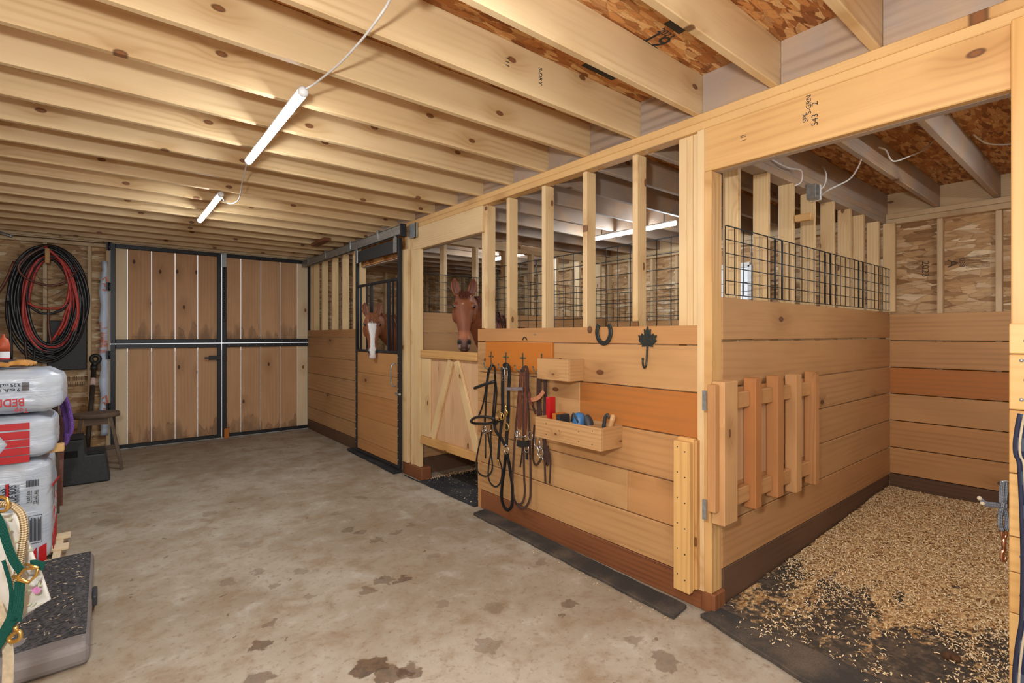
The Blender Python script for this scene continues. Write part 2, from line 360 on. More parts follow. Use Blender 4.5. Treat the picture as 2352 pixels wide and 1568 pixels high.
def mk_floor():
    t = NT('concrete'); o = t.obj()
    a, _ = t.noise(o, .9, 5, .6, .4); b, _ = t.noise(o, 4.5, 6, .65, .3); d, _ = t.noise(o, 26, 4, .7); e, _ = t.noise(o, 110, 2)
    c = t.mix(t.rng(a, .32, .68), lin(176, 164, 146), lin(150, 134, 112))
    c = t.mix(t.math('MULTIPLY', t.rng(b, .46, .70), .7), c, lin(140, 116, 88))
    c = t.mix(t.math('MULTIPLY', t.rng(b, .46, .26), .5), c, lin(196, 190, 180))
    c = t.mix(t.math('MULTIPLY', t.rng(d, .52, .72), .6), c, lin(124, 100, 76))
    c = t.mix(t.math('MULTIPLY', t.rng(e, .62, .74), .35), c, lin(110, 86, 62))
    _, wq = t.noise(o, 16, 3); wo = t.node('ShaderNodeVectorMath', operation='MULTIPLY_ADD', ins={0: wq, 1: (.10, .10, 0), 2: o}).outputs[0]
    sp = t.voro(t.map(wo, (1, 1, .01)), 5.2, dims='2D'); on = t.math('GREATER_THAN', t.sep(sp['Color'])[0], .72)
    sz = t.math('MULTIPLY', t.sep(sp['Color'])[1], .085)
    c = t.mix(t.math('MULTIPLY', t.math('MULTIPLY', t.math('LESS_THAN', sp['Distance'], sz), on), .65), c, lin(92, 70, 50))
    # hoof prints and damp spots
    _, wn = t.noise(o, 15, 5); wv = t.node('ShaderNodeVectorMath', operation='MULTIPLY_ADD', ins={0: wn, 1: (.16, .16, 0), 2: o}).outputs[0]
    for x, y, r, k in FLOOR_STAINS:
        ds = t.node('ShaderNodeVectorMath', operation='DISTANCE', ins={0: wv, 1: (x+.08, y+.08, .0)}).outputs['Value']
        c = t.mix(t.rng(ds, r*.80, r*1.0, k, 0), c, t.mix(t.rng(d, .35, .65), lin(70, 50, 34), lin(104, 78, 54)))
    t.bump(t.math('ADD', b, t.math('MULTIPLY', d, .4)), .18, .006)
    return t.out(c, t.rng(b, .3, .7, .62, .8), 0, .3)
FLOOR_STAINS = [(p.x, p.y, r, k) for p, r, k in [(on_z(852, 1528), .085, .85), (on_z(900, 1550), .07, .75), (on_z(935, 1540), .06, .7), (on_z(598, 1482), .05, .75), (on_z(620, 1435), .04, .5),
    (on_z(884, 1332), .05, .55), (on_z(925, 1330), .055, .7), (on_z(840, 1355), .05, .5), (on_z(797, 1218), .05, .5), (on_z(825, 1224), .045, .45), (on_z(912, 1222), .05, .45), (on_z(865, 1240), .05, .45),
    (on_z(830, 1142), .05, .4), (on_z(1120, 1478), .07, .4), (on_z(1308, 1388), .05, .6), (on_z(1525, 1515), .07, .5), (on_z(590, 1560), .07, .6), (on_z(595, 1310), .05, .4), (on_z(520, 1336), .05, .35), (on_z(250, 1198), .09, .35), (on_z(690, 1310), .045, .35), (on_z(560, 1250), .05, .3), (on_z(480, 1180), .06, .3), (on_z(720, 1080), .06, .35), (on_z(1010, 1385), .05, .35), (on_z(1000, 1275), .04, .3), (on_z(1130, 1395), .06, .3), (on_z(715, 1370), .04, .35), (on_z(630, 1345), .035, .4), (on_z(1245, 1290), .05, .35), (on_z(945, 1205), .04, .35), (on_z(960, 1080), .05, .35), (on_z(770, 1180), .04, .3), (on_z(1460, 1470), .04, .4)]]

# ------------------------------------------------------------------ main planes of the barn
XS = 2.447    # stall front
YS = 1.373    # tie stall side boards
XB = 5.446    # stall back wall
YG = 8.056    # gate wall
ZP = 2.618    # underside of aisle joists
ZC = 2.836    # aisle subfloor
ZPS, ZCS = 2.53, 2.715   # joists and subfloor over the stalls
YD = 4.65     # divider between the two box stalls
XL = -1.5     # left wall
YR = -1.3     # open end behind the photographer
m = MB(); m.add([(XL-.1, YR-.3, 0), (6.2, YR-.3, 0), (6.2, YG+.15, 0), (XL-.1, YG+.15, 0), (XL-.1, YR-.3, -.15), (6.2, YR-.3, -.15), (6.2, YG+.15, -.15), (XL-.1, YG+.15, -.15)],
    [(0, 1, 2, 3), (7, 6, 5, 4), (0, 4, 5, 1), (1, 5, 6, 2), (2, 6, 7, 3), (3, 7, 4, 0)])
struct(m.build('floor', mk_floor()), 'stained concrete barn floor')
m = MB(); m.box(-40, 40, -40, 60, -.4, -.16); struct(m.build('ground_outside', plain('gravel_yard', lin(196, 194, 190), .9, 0, .2, 3)), 'pale gravel yard outside the barn')

# ceiling with its joists
m = MB(); m.box(XL, XS+.14, YR, YG+.1, ZC, ZC+.02, 'x')
ceiling = struct(m.build('ceiling', M_OSBC), 'strand board ceiling on open joists')
k = 0
for i in range(-7, 16):
    y = 1.849+.4*i
    m = MB(); m.box(XL, XS+.085, y, y+.038, ZP, ZC, 'x'); o = m.build('joist', M_JOIST, ceiling, bevel=.004)
    if i == 0: stamped = o
for i in range(-7, 16):
    y = 1.849+.4*i
    m = MB(); m.box(XS+.034, XS+.052, y+.040, y+.398, ZP, ZC-.001, 'y'); m.build('blocking', M_PLY, ceiling)
m = MB(); m.box(XS+.14, XB+.14, YR+1.0, YG+.1, ZCS, ZCS+.02, 'x')
ceil2 = struct(m.build('ceiling_stalls', M_OSBC), 'lower strand board ceiling over the stalls')
for i in range(-3, 18):
    y = 1.40-.375*0+.37*i if i < 1 else 1.40+.4*i
    m = MB(); m.box(XS+.09, XB+.05, y, y+.038, ZPS, ZCS, 'x'); m.build('joist', M_GREYJ, ceil2, bevel=.004)
m = MB(); m.box(XB+.052, XB+.09, YR+1, YG, ZPS, ZCS-.001, 'y')
m.build('rim_board', M_STUDF, ceil2)
# mill stamps on the subfloor and joists
NRM = lambda n: Vector(n)
def stamp_ceiling(px, py, s, body, ang):
    p = on_z(px, py, ZC-.0015); r = Vector((math.cos(ang), math.sin(ang), 0)); return text(body, s, frame_at(p, r, Vector((r.y, -r.x, 0))), M_INK, ceiling)
for px, py in ((1552, 62), (1486, 106)):
    p = on_z(px, py, ZC-.002); MB().box(p.x-.06, p.x+.06, p.y-.022, p.y+.022, ZC-.002, ZC-.0005).build('stamp_block', M_INK, ceiling)
stamp_ceiling(1507, 92, .13, '19', 0); stamp_ceiling(1530, 78, .05, '2023', 0)
m = MB()
q = on_z(1378, 165, ZC-.002); m.box(q.x-.12, q.x+.12, q.y-.02, q.y+.02, ZC-.002, ZC-.0005); m.build('stamp_block', M_INK, ceiling)
jy = 1.849-.0006
for px, body in ((1165, '■ ■ ■'), (1241, 'S-DRY')):
    pj = on_y(px, 142 if px < 1200 else 175, jy); text(body if body[0] == 'S' else 'I I I', .032, frame_at(pj, (0, 0, -1), (1, 0, 0)), M_INK, stamped)

# ------------------------------------------------------------------ gate wall
def osb_sheet(m, x0, x1, y0, y1, z0, z1, ax): m.box(x0, x1, y0, y1, z0, z1, ax)
m = MB(); m.box(XL, .05, YG+.089, YG+.103, 0, ZC, 'x'); m.box(2.545, XB+.15, YG+.089, YG+.103, 0, ZC, 'x'); m.box(.03, 2.545, YG+.089, YG+.103, 2.62, ZC, 'x')
wallb = struct(m.build('wall_back', M_OSB), 'strand board end wall around the gate')
for x in (-1.33, -.955, -.545, -.142, .033):
    m = MB(); m.box(x-.019, x+.019, YG, YG+.088, 0, 2.535, 'z'); m.build('stud', M_STUDF, wallb, bevel=.003)
for x in (2.526, 2.565): m = MB(); m.box(x-.019, x+.019, YG-.02, YG+.088, 0, 2.53, 'z'); m.build('stud', M_PLATE, wallb, bevel=.003)
for i in range(7): x = 2.95+.4*i; m = MB(); m.box(x-.019, x+.019, YG, YG+.088, 0, 2.53, 'z'); m.build('stud', M_STUDF, wallb, bevel=.003)
for z in (2.537, 2.578): 
    if z < 2.56:
        m = MB(); m.box(XL, .03, YG, YG+.089, z, z+.038, 'x'); m.build('top_plate', M_STUDF, wallb, bevel=.003)
        m = MB(); m.box(2.51, XB, YG, YG+.089, z-.01, z+.03, 'x'); m.build('top_plate', M_STUDF, wallb, bevel=.003)
    else: m = MB(); m.box(XL, XB, YG-.005, YG+.089, 2.592, 2.626, 'x'); m.build('top_plate', M_STUDF, wallb, bevel=.003)
m = MB(); m.box(XL, XS, YG-.045, YG-.006, 2.604, 2.64, 'x'); m.build('nailer', M_STUDF, wallb)
m = MB(); m.box(XL, -.95, YG, YG+.09, 0, .04, 'x'); m.box(-.93, .0, YG, YG+.088, 0, .038, 'x'); m.build('sole_plate', M_STUDF, wallb)
text('| || ||| || |||| | ||', .06, frame_at((-.33, YG+.086, .92), (1, 0, 0), (0, 0, 1)), M_INKS, wallb)
text('||| || |||| || |||', .06, frame_at((-.33, YG+.086, .855), (1, 0, 0), (0, 0, 1)), M_INKS, wallb)

# house wrap strip beside the gate
m = MB()
rows = []
for i in range(41):
    z = .2+2.16*i/40; bulge = .012*math.sin(i*1.3)+.01*math.sin(i*.37)
    left = -.045+.008*math.sin(i*.9)+(.02 if i > 37 else 0); rows.append([(left, YG-.012-bulge*.5, z), (left+.03, YG-.02-bulge, z), (.035, YG-.014, z)])
vs = [p for r in rows for p in r]; fs = []
for i in range(40):
    for j in range(2): fs.append((i*3+j, i*3+j+1, i*3+j+4, i*3+j+3))
m.add(vs, fs, None, 0, True)
def mk_wrap():
    t = NT('house_wrap'); o = t.obj(); x, y, z = t.sep(o); f, _ = t.noise(t.map(o, (9, 9, 22)), 1, 3, .6)
    band = t.math('MULTIPLY', t.math('LESS_THAN', z, 1.62), t.math('GREATER_THAN', z, 1.22))
    c = t.mix(t.math('MULTIPLY', band, t.rng(f, .42, .62)), lin(206, 220, 240), lin(216, 140, 116)); t.bump(f, .6, .01); return t.out(c, .35, 0, .5)
wrap = m.build('house_wrap_strip', mk_wrap(), fixn=False); wrap.modifiers.new('thick', 'SOLIDIFY').thickness = .002
tag(wrap, 'crumpled pale blue house wrap strip left of the gate, with orange print', 'plastic sheet')
for z in (2.07, .60):
    mo = MB(); yy = YG-.034; mo.strap([(-.02, yy, z+.06), (.015, yy, z+.10), (.028, yy, z+.02), (.03, yy, z-.07), (-.02, yy, z-.06)], .018, .003, (0, 1, 0), 1)
    mo.strap([(-.02, yy, z+.01), (.0, yy, z+.015), (.008, yy, z-.02)], .014, .003, (0, 1, 0), 1); mo.build('printed_logo', M_ORP, wrap)


# four leaves of the gate
def gate_leaf(x0, x1, z0, z1, cuts, label, lower, right):
    t = thing('gate_leaf', label, 'door', ((x0+x1)/2, YG, z0), None)
    fw = .052; y0, y1 = YG-.022, YG+.022
    m = MB(); m.box(x0, x0+fw, y0, y1, z0, z1); m.box(x1-fw, x1, y0, y1, z0, z1); m.box(x0+fw, x1-fw, y0, y1, z1-fw, z1); m.box(x0+fw, x1-fw, y0, y1, z0, z0+(fw if not lower else .045))
    m.build('steel_frame', M_STEEL, t, bevel=.004)
    for i in range(len(cuts)-1):
        a, b = cuts[i], cuts[i+1]; pale = (i == 0 and not right) or (i == len(cuts)-2 and right)
        m = MB(); g = .0045 if not pale else .003; off = (z0*0+10.*rnd.randrange(1, 6), rnd.uniform(0, 40), rnd.uniform(0, 4))
        m.box(a+g, b-g, YG+.0225, YG+.044, z0+.01, z1-.01, 'z', None, None, off); m.build('plank', M_GATEP if pale else M_GATE, t)
    for i in range(10): MB().ball((x0+.08+(x1-x0-.16)*i/9, y0-.001, z0+fw/2 if not lower else z1-fw/2), .006, 6).build('screw', M_GALV, t)
    return t
CL = [.075, .226, .478, .735, .995, 1.255]; CR = [1.30, 1.525, 1.79, 2.052, 2.30, 2.50]
gl_u = gate_leaf(.055, 1.272, 1.339, 2.592, CL, 'upper left leaf of the black framed plank gate, pale board at its left', False, False)
gl_l = gate_leaf(.055, 1.272, .012, 1.329, CL, 'lower left leaf of the black framed plank gate, with the slide latch', True, False)
gr_u = gate_leaf(1.284, 2.502, 1.339, 2.592, CR, 'upper right leaf of the black framed plank gate, a chain hanging on its edge', False, True)
gr_l = gate_leaf(1.284, 2.502, .012, 1.329, CR, 'lower right leaf of the black framed plank gate, dark damp stains along its foot', True, True)
m = MB(); p = on_y(497, 821, YG-.05); m.box(p.x-.09, p.x+.06, YG-.05, YG-.022, p.z-.03, p.z+.03); sl_ = m.build('slide_latch', M_STEEL, gl_l, bevel=.003); MB().box(p.x-.14, p.x-.05, YG-.062, YG-.0505, p.z-.012, p.z+.012).build('bolt', M_STEEL, sl_)
m = MB(); m.box(p.x+.075, p.x+.12, YG-.045, YG-.022, p.z-.05, p.z+.04); m.build('latch_keeper', M_STEEL, gr_l, bevel=.003)
m = MB(); m.box(1.275, 1.335, YG-.034, YG-.022, 2.40, 2.60); m.build('chain_plate', M_GALV, gr_u, bevel=.002)
m = MB()
for i in range(22):
    z = 2.40-.033*i; r = .011; n = (i % 2)
    m.tube([(1.305+r*(1-n)*math.cos(a), YG-.03+r*n*math.cos(a), z+.02*math.sin(a)) for a in [2*PI*j/8 for j in range(8)]], .0035, 5, 1, True)
m.tube([(1.305+.022*math.cos(a), YG-.03, 1.66+.022*math.sin(a)) for a in [2*PI*j/10 for j in range(10)]], .004, 5, 1, True)
m.build('chain', M_STEEL, gr_u)
for t, x, zz in ((gl_u, .045, (2.55, 2.05)), (gl_l, .045, (1.2, .55)), (gr_u, 2.512, (2.55, 1.42)), (gr_l, 2.512, (1.25, .15))):
    for z in zz: m = MB(); m.box(x-.03, x+.03, YG-.036, YG-.0225, z-.05, z+.05); hg_ = m.build('hinge', M_STEEL, t); MB().lathe([(.012, -.05), (.012, .05)], (x, YG-.045, z), 8).build('hinge_pin', M_STEEL, hg_)
m = MB(); m.box(1.30, 1.36, YG-.062, YG-.024, 0, .14, 'z'); tag(m.build('wood_block', M_ORG, bevel=.004), 'small orange wood block standing at the foot of the gate centre', 'block')

# ------------------------------------------------------------------ stall front
PLK_T = .025
m = MB(); m.box(XS+.075, XS+.0755, 4.70, 6.0, 2.28, 2.31)
wsf = struct(MB().box(XS+.002, XS+.088, YR+.3, YG, 2.532, 2.575, 'y').build('wall_stall_front', M_PLATE, bevel=.004), 'open stud stall front with plank lower wall')
MB().box(XS, XS+.09, YR+.3, YG, 2.575, ZP, 'y').build('top_plate', M_PLATE, wsf, bevel=.004)
# near section
ZB = [1.503, 1.394, 1.141, .895, .637, .388, .158]
tints = [.35, .1, None, .2, .15, .05]
splits = {0: [], 1: [], 2: [2.31], 3: [], 4: [1.92], 5: []}
m = MB()
for i in range(6):
    ys = [1.44]+splits[i]+[3.485]
    for j in range(len(ys)-1):
        tt = tints[i] if tints[i] is not None else (.95 if j == 0 else .05)
        if i == 4: tt = .3 if j == 0 else .0
        m.box(XS, XS+PLK_T, ys[j]+.0008, ys[j+1]-.0008, ZB[i+1]+.003, ZB[i]-.003, 'y', tt)
m.build('planking', M_PLANK, wsf, bevel=.003)
MB().box(XS+.004, XS+.03, 1.44, 3.485, .0, .156, 'y', .2).build('kick_board', M_KICK, wsf, bevel=.004)
MB().box(XS+.003, XS+.092, 3.44, 3.484, 0, .9, 'z').build('end_post', M_PLANK, wsf, bevel=.003)
def front_stud(y0, z0, z1, mat=M_STUD, x0=XS+.003, d=.088, w=.038):
    return MB().box(x0, x0+d, y0-w, y0, z0, z1, 'z').build('stud', mat, wsf, bevel=.003)
for y in (3.422, 3.127, 2.713, 2.309, 1.903): front_stud(y, .1 if y < 3.4 else .9, 2.531, x0=XS+.027 if y > 99 else XS+.0255, d=.066 if False else .088)
front_stud(3.462, 1.5045, 2.309, w=.038, x0=XS+.0262); front_stud(1.587, .1, 2.531, w=.048, x0=XS+.026); front_stud(1.538, .1, 2.531, w=.036, x0=XS+.0255); front_stud(1.500, .1, 2.531, w=.040, x0=XS+.0255)
front_stud(1.459, .1, 2.531, w=.040, x0=XS-.002, d=.11)
MB().box(XS-.004, XS+.10, YS+.004, 1.4185, .105, 2.303, 'z', .3).build('corner_jamb', M_PLATE, wsf, bevel=.003)
MB().box(XS-.002, XS+.11, YS-.012, 1.4385, .0, .104, 'z', .1).build('corner_foot', M_KICK, wsf, bevel=.006)
# header over the tie stall
hd = MB().box(XS, XS+.04, .2668, 1.4185, 2.304, 2.531, 'y', .45).build('header', M_PLATE, wsf, bevel=.004)
MB().box(XS+.041, XS+.09, .275, 1.4185, 2.304, 2.531, 'y', .2).build('header', M_GREYJ, wsf, bevel=.004)
for px, py, b, s in ((1858, 240, 'S-GRN', .03), (1872, 238, '2', .036), (1872, 275, '543', .036), (1850, 270, 'SPF', .03), (1706, 317, '| ||', .03)):
    q = on_x(px, py, XS-.0005); text(b, s, frame_at(q, (0, 0, 1), (0, 1, 0)), M_INK, hd)
# header over the dutch door and posts between the doors
MB().box(XS, XS+.04, 3.42, 4.66, 2.31, 2.531, 'y', .1).build('header', M_GREYJ if False else M_STUD, wsf, bevel=.004)
MB().box(XS+.041, XS+.09, 3.42, 4.66, 2.31, 2.531, 'y', .1).build('header', M_GREYJ, wsf, bevel=.004)
front_stud(4.665, .03, 2.531, x0=XS-.002, w=.037); front_stud(4.83, .13, 2.335, x0=XS-.026, d=.04, w=.130, mat=M_STUD)
front_stud(4.6265, .13, 2.31, x0=XS-.003, w=.145, d=.04)
front_stud(4.83, .03, 2.531, x0=XS+.016, d=.07, w=.11)
MB().box(XS-.012, XS+.10, 4.43, 4.828, 0, .128, 'y', .6).build('post_foot', M_KICK, wsf, bevel=.006)
MB().box(XS+.02, XS+.11, 3.487, 3.52, .16, 2.31, 'z').build('jamb', M_STUD, wsf, bevel=.003) if False else None
# strand board header above the sliding door, and galvanized corner plate
MB().box(XS+.012, XS+.026, 4.832, 5.99, 2.285, 2.531, 'y').build('header_sheathing', M_OSBC, wsf)
MB().box(XS+.028, XS+.088, 4.832, 5.99, 2.275, 2.531, 'y').build('header', M_GREYJ, wsf)
# far section
ZF = [1.522, 1.415, 1.125, .868, .618, .341, .150]
m = MB()
for i in range(6): m.box(XS, XS+PLK_T, 6.09, YG-.02, ZF[i+1]+.003, ZF[i]-.003, 'y', [.35, .1, .12, .0, .05, .0][i])
m.build('planking', M_PLANKD, wsf, bevel=.003)
MB().box(XS+.003, XS+.03, 6.09, YG-.02, 0, .147, 'y').build('kick_board', M_KICKD, wsf, bevel=.004)
for y in (8.02, 7.88, 7.50, 7.08, 6.69, 6.31, 6.128): front_stud(y, .1, 2.531, M_STUD, x0=XS+.026)

# ------------------------------------------------------------------ tie stall side wall
m = MB(); ZS = [1.6527, 1.416, 1.168, .933, .690, .445, .206]
for i in range(6): m.box(XS+.10, XB, YS, YS+PLK_T, ZS[i+1]+.0032+(.005 if i == 0 else 0), ZS[i]-.0032, 'x', [.05, .12, .0, .1, .05, .25][i])
wss = struct(m.build('wall_tie_stall_side', M_PLANKD, bevel=.003), 'plank side wall of the tie stall')
MB().box(XS+.112, XB, YS+.003, YS+.03, .0, .203, 'x').build('kick_board', M_KICKD, wss, bevel=.004)
for r in (2.80, 3.165, 3.52, 3.87, 4.23, 4.58, 4.89, 5.28):
    MB().box(r-.038, r, YS+.026, YS+.115, .1, 2.44, 'z').build('stud', M_STUD, wss, bevel=.003)
MB().box(XB-.04, XB-.002, YS-.05, YS+.039, 1.653, 2.44, 'z').build('stud', M_STUD, wss, bevel=.003)
for z in (2.44, 2.485): MB().box(XS+.11, XB, YS+.026, YS+.115, z, z+.044, 'x').build('top_plate', M_GREYJ, wss, bevel=.003)
p = on_y(1850, 498, 1.30)
q = on_y(1868, 498, 1.30); MB().box(q.x-.045, q.x, 1.30, YS+.024, q.z-.022, q.z+.022, 'y').build('support_block', M_LTAN if False else M_PLATE, wss, bevel=.003)

# divider between the box stalls
m = MB()
for i in range(7): m.box(XS+.10, XB, YD, YD+PLK_T, .17+.2165*i+.002, .17+.2165*(i+1)-.002, 'x', rnd.uniform(0, .15))
wsd = struct(m.build('wall_stall_divider', M_PLANKD, bevel=.003), 'plank divider between the two box stalls')
MB().box(XS+.11, XB, YD+.003, YD+.03, 0, .168, 'x').build('kick_board', M_KICKD, wsd)
for i in range(7): x = 2.86+.42*i; MB().box(x-.019, x+.019, YD+.026, YD+.115, .1, 2.44, 'z').build('stud', M_STUDF, wsd, bevel=.003)
for z in (2.44, 2.485): MB().box(XS+.11, XB, YD+.026, YD+.115, z, z+.044, 'x').build('top_plate', M_STUDF, wsd)

# ------------------------------------------------------------------ back wall of the stalls with a window
m = MB()
wy0, wy1, wz0, wz1 = 2.66, 3.06, 1.80, 2.22
xo = XB+.092
for a, b, z0, z1 in ((YR+1, wy0, 0, ZCS), (wy1, YG+.1, 0, ZCS), (wy0, wy1, 0, wz0), (wy0, wy1, wz1, ZCS)): m.box(xo, xo+.014, a, b, z0, z1, 'y')
wr = struct(m.build('wall_right', M_OSB), 'strand board outer wall behind the stalls')
m = MB(); ZR = [1.636, 1.399, 1.1625, .929, .6925, .4535, .2216]
for i in range(6): m.box(XB, XB+PLK_T, YR+1, YS-.0, ZR[i+1]+.0035, ZR[i]-.0035, 'y', [.05, .15, .9, .1, .3, .2][i])
m.build('planking', M_PLANK, wr, bevel=.003)
MB().box(XB+.003, XB+.03, YR+1, YS, 0, .219, 'y').build('kick_board', M_KICKD, wr)
m = MB()
for i in range(6): m.box(XB, XB+PLK_T, YS+.12, YG, ZR[i+1]+.0025, ZR[i]-.0025, 'y')
m.build('planking', M_PLANKD, wr)
for i in range(-2, 20):
    y = 1.03+.36*i; 
    if wy0-.02 < y < wy1+.02: continue
    MB().box(XB+.0255, XB+.0915, y-.019, y+.019, .2, 2.432, 'z').build('stud', M_STUDF, wr, bevel=.003)
for z in (2.433, 2.481): MB().box(XB+.002, XB+.0915, YR+1, YG, z, z+.046, 'y').build('top_plate', M_STUDF, wr, bevel=.003)
for py_, body, s in ((.86, '2023', .07), (.835, '', .05)):
    if body: text(body, s, frame_at((XB+.0915, 1.13, 2.02), (0, 0, -1), (0, 1, 0)) if False else frame_at((XB+.0905, 1.14, 2.02), (0, 0, -1), (0, -1, 0)), M_INKS, wr)
text('A', .10, frame_at((XB+.0905, .96, 2.05), (0, 0, -1), (0, -1, 0)), M_INKS, wr)
text('038', .05, frame_at((XB+.0905, .90, 2.05), (0, 0, -1), (0, -1, 0)), M_INKS, wr)
for i in range(9): text('||| || | ||||', .03, frame_at((XB+.0905, 1.25-.03*i if i < 4 else .86-.03*(i-4), 2.05), (0, 0, -1), (0, -1, 0)), M_INKS, wr)
m = MB()
for a, b, c, d in ((wy0, wy1, wz0-.03, wz0+.02), (wy0, wy1, wz1-.02, wz1+.03), (wy0-.03, wy0+.02, wz0, wz1), (wy1-.02, wy1+.03, wz0, wz1), ((wy0+wy1)/2-.012, (wy0+wy1)/2+.012, wz0, wz1)): m.box(xo-.03, xo+.03, a, b, c, d)
w1 = struct(m.build('window_1', M_WHITE), 'small white framed window of the stall back wall')
g = NT('window_glass'); g.b.inputs['Transmission Weight'].default_value = 1; g.b.inputs['IOR'].default_value = 1.05; g.out((.95, .97, 1), .02)
MB().box(xo, xo+.004, wy0, wy1, wz0, wz1).build('pane', g.m, w1)

# left wall and tack room wall on the right
m = MB(); m.box(XL-.104, XL-.09, YR, YG+.1, 0, ZC, 'y')
wl = struct(m.build('wall_left', M_OSB), 'strand board left wall')
for i in range(24): y = YR+.02+.4*i; MB().box(XL-.089, XL, y, y+.038, 0, ZP, 'z').build('stud', M_STUDF, wl)
m = MB(); zz = 1.49
hs = [.105, .19, .215, .215, .12, .14, .18, .21, .2]
for i, h in enumerate(hs):
    z0 = max(.0, zz-h); m.box(XS-.05, XS-.025, YR+.3, .268, z0+.0015, zz-.0015, 'y', .25*(i % 3)); zz = z0
wt = struct(m.build('wall_tack_room', M_YEL, bevel=.003), 'yellow plank wall right of the tie stall')
MB().box(XS-.03, XS+.10, .04, .266, 0, 2.532, 'z', .6).build('jamb', M_YEL, wt, bevel=.004)
for i in range(22): MB().ball((XS-.0505, .238 if i % 2 else .228, 1.43-.066*i), .0065, 8).build('screw', M_GALV, wt)
MB().box(XS, XS+.02, YR+.3, .04, .0, 2.531, 'z').build('sheathing', M_YEL, wt)
MB().box(XS+.02, XB+.1, YR+.98, YR+1.0, 0, ZC, 'z').build('sheathing', M_OSB, wt)

# ------------------------------------------------------------------ wire mesh panels
M_WIRE = plain('mesh_wire', lin(58, 60, 62), .45, .6, .15, 60)
def wire_panel(o, u, L, z0, z1, cu, cz, n, label, heavy=()):
    o = Vector(o); u = Vector(u); n = Vector(n)*.003; m = MB()
    k = int(L/cu)
    for i in range(k+1):
        p = o+u*(i*cu); m.tube([p+Vector((0, 0, z0)), p+Vector((0, 0, z1))], .0062 if i in heavy else .0027, 5, 1)
    r = int(round((z1-z0)/cz))
    for j in range(r+1):
        z = z0+(z1-z0)*j/r; m.tube([o+n+Vector((0, 0, z)), o+n+u*L+Vector((0, 0, z))], .0036 if j == r else .0027, 5, 1)
    return tag(m.build('wire_mesh_panel', M_WIRE), label, 'wire mesh')
wire_panel((XS+.118, 1.50, 0), (0, 1, 0), 1.94, 1.47, 2.02, .098, .085, (1, 0, 0), 'black wire mesh panel behind the studs above the tack wall')
wire_panel((XS+.115, YS-.008, 0), (1, 0, 0), 2.86, 1.665, 2.03, .098, .075, (0, -1, 0), 'black wire mesh panel over the slatted rack in the tie stall', heavy=(6, 7, 14, 15, 21, 22))
wire_panel((XS+.10, YD-.008, 0), (1, 0, 0), 2.9, 1.69, 2.09, .10, .075, (0, -1, 0), 'black wire mesh panel on the divider behind the horse without a blaze')
wire_panel((XS+.118, 6.13, 0), (0, 1, 0), 1.88, 1.5, 2.02, .098, .085, (1, 0, 0), 'black wire mesh panel behind the studs next to the gate')
wire_panel((XB-.012, 1.5, 0), (0, 1, 0), 3.1, 1.64, 2.02, .10, .085, (-1, 0, 0), 'black wire mesh panel along the outer wall deep in the stall')

# ------------------------------------------------------------------ sliding stall door
XD = XS-.052
t = thing('sliding_stall_door', 'sliding stall door with black steel grille above orange planks', 'door', (XD, 5.38, .05))
fw = .036; D0, D1 = 4.80, 5.965
m = MB(); m.box(XD-.02, XD+.016, D0, D0+fw, .055, 2.46, 'z'); m.box(XD-.02, XD+.016, D1-fw, D1, .055, 2.46, 'z')
for z in (.055, 1.252): m.box(XD-.02, XD+.016, D0+fw, D1-fw, z, z+.026)
m.beam((XD, D0+fw, 2.035), (XD, D1-fw, 2.035), .03, .03, (1, 0, 0))
m.build('steel_frame', M_STEEL, t, bevel=.003)
MB().box(XD-.024, XD-.012, 4.835, 5.84, 2.315, 2.45).build('top_bar', plain('black_strip', lin(46, 46, 46), .7), t)
for px, r in ((829, .008), (843, .008), (853, .014), (893, .014), (903, .008), (913, .008)):
    q = on_x(px, 760, XD); MB().box(XD-r, XD+r, q.y-r, q.y+r, 1.275, 2.022, 'z').build('grille_bar', M_STEEL, t)
zs = [1.252, 1.0, .753, .479, .205, .082]
m = MB()
for i in range(5): m.box(XD-.008, XD+.014, D0+fw, D1-fw, zs[i+1]+.0015, zs[i]-.0015, 'y', [.35, .3, .5, .35, .45][i])
m.build('planking', M_PLANK, t, bevel=.002)
MB().tube([(XD-.02, 4.875, 1.15), (XD-.06, 4.885, 1.13), (XD-.07, 4.885, 1.05), (XD-.06, 4.885, .93), (XD-.02, 4.875, .91)], .008, 8, 4).build('handle', M_GALV, t)
MB().box(XD-.03, XD-.012, 4.77, 4.87, .825, .845).ball((XD-.03, 4.77, .835), .014, 8).build('latch', M_GALV, t)
for i in range(14):
    for y in (D1-.017, D0+.018): MB().ball((XD-.021, y, .15+.082*i), .006, 6).build('screw', M_GALV, t)
for y in (4.87, 5.90):
    m = MB(); m.box(XD-.036, XD-.024, y-.035, y+.035, 2.31, 2.47); m.lathe([(.008, 0), (.008, .07)], (XD-.03, y, 2.45), 8); hg_ = m.build('hanger', M_GALV, t, bevel=.002); MB().ball((XD-.03, y, 2.485), .018, 8).build('roller', M_GALV, hg_)
t = thing('door_track', 'galvanized overhead track of the sliding stall door', 'rail', (XD, 6.2, 2.47))
m = MB(); m.box(XD-.055, XD-.047, 4.71, 8.0, 2.478, 2.572); m.box(XD-.055, XD-.005, 4.71, 8.0, 2.564, 2.572); m.box(XD-.012, XD-.005, 4.71, 8.0, 2.478, 2.572); m.build('rail', M_GALV, t, bevel=.002)
for y in (5.25, 6.05, 6.95, 7.7): MB().box(XD-.062, XD+.052, y-.02, y+.02, 2.50, 2.60).build('bracket', M_GALV, t, bevel=.002)
MB().box(XD-.058, XD+.0, 4.675, 4.708, 2.455, 2.58).build('end_stop', M_STEEL, t, bevel=.002)
MB().box(XS-.03, XS-.0265, 4.52, 4.665, 2.43, 2.575).box(XS-.03, XS-.004, 4.52, 4.526, 2.43, 2.575).build('stop_plate', M_GALV, t)

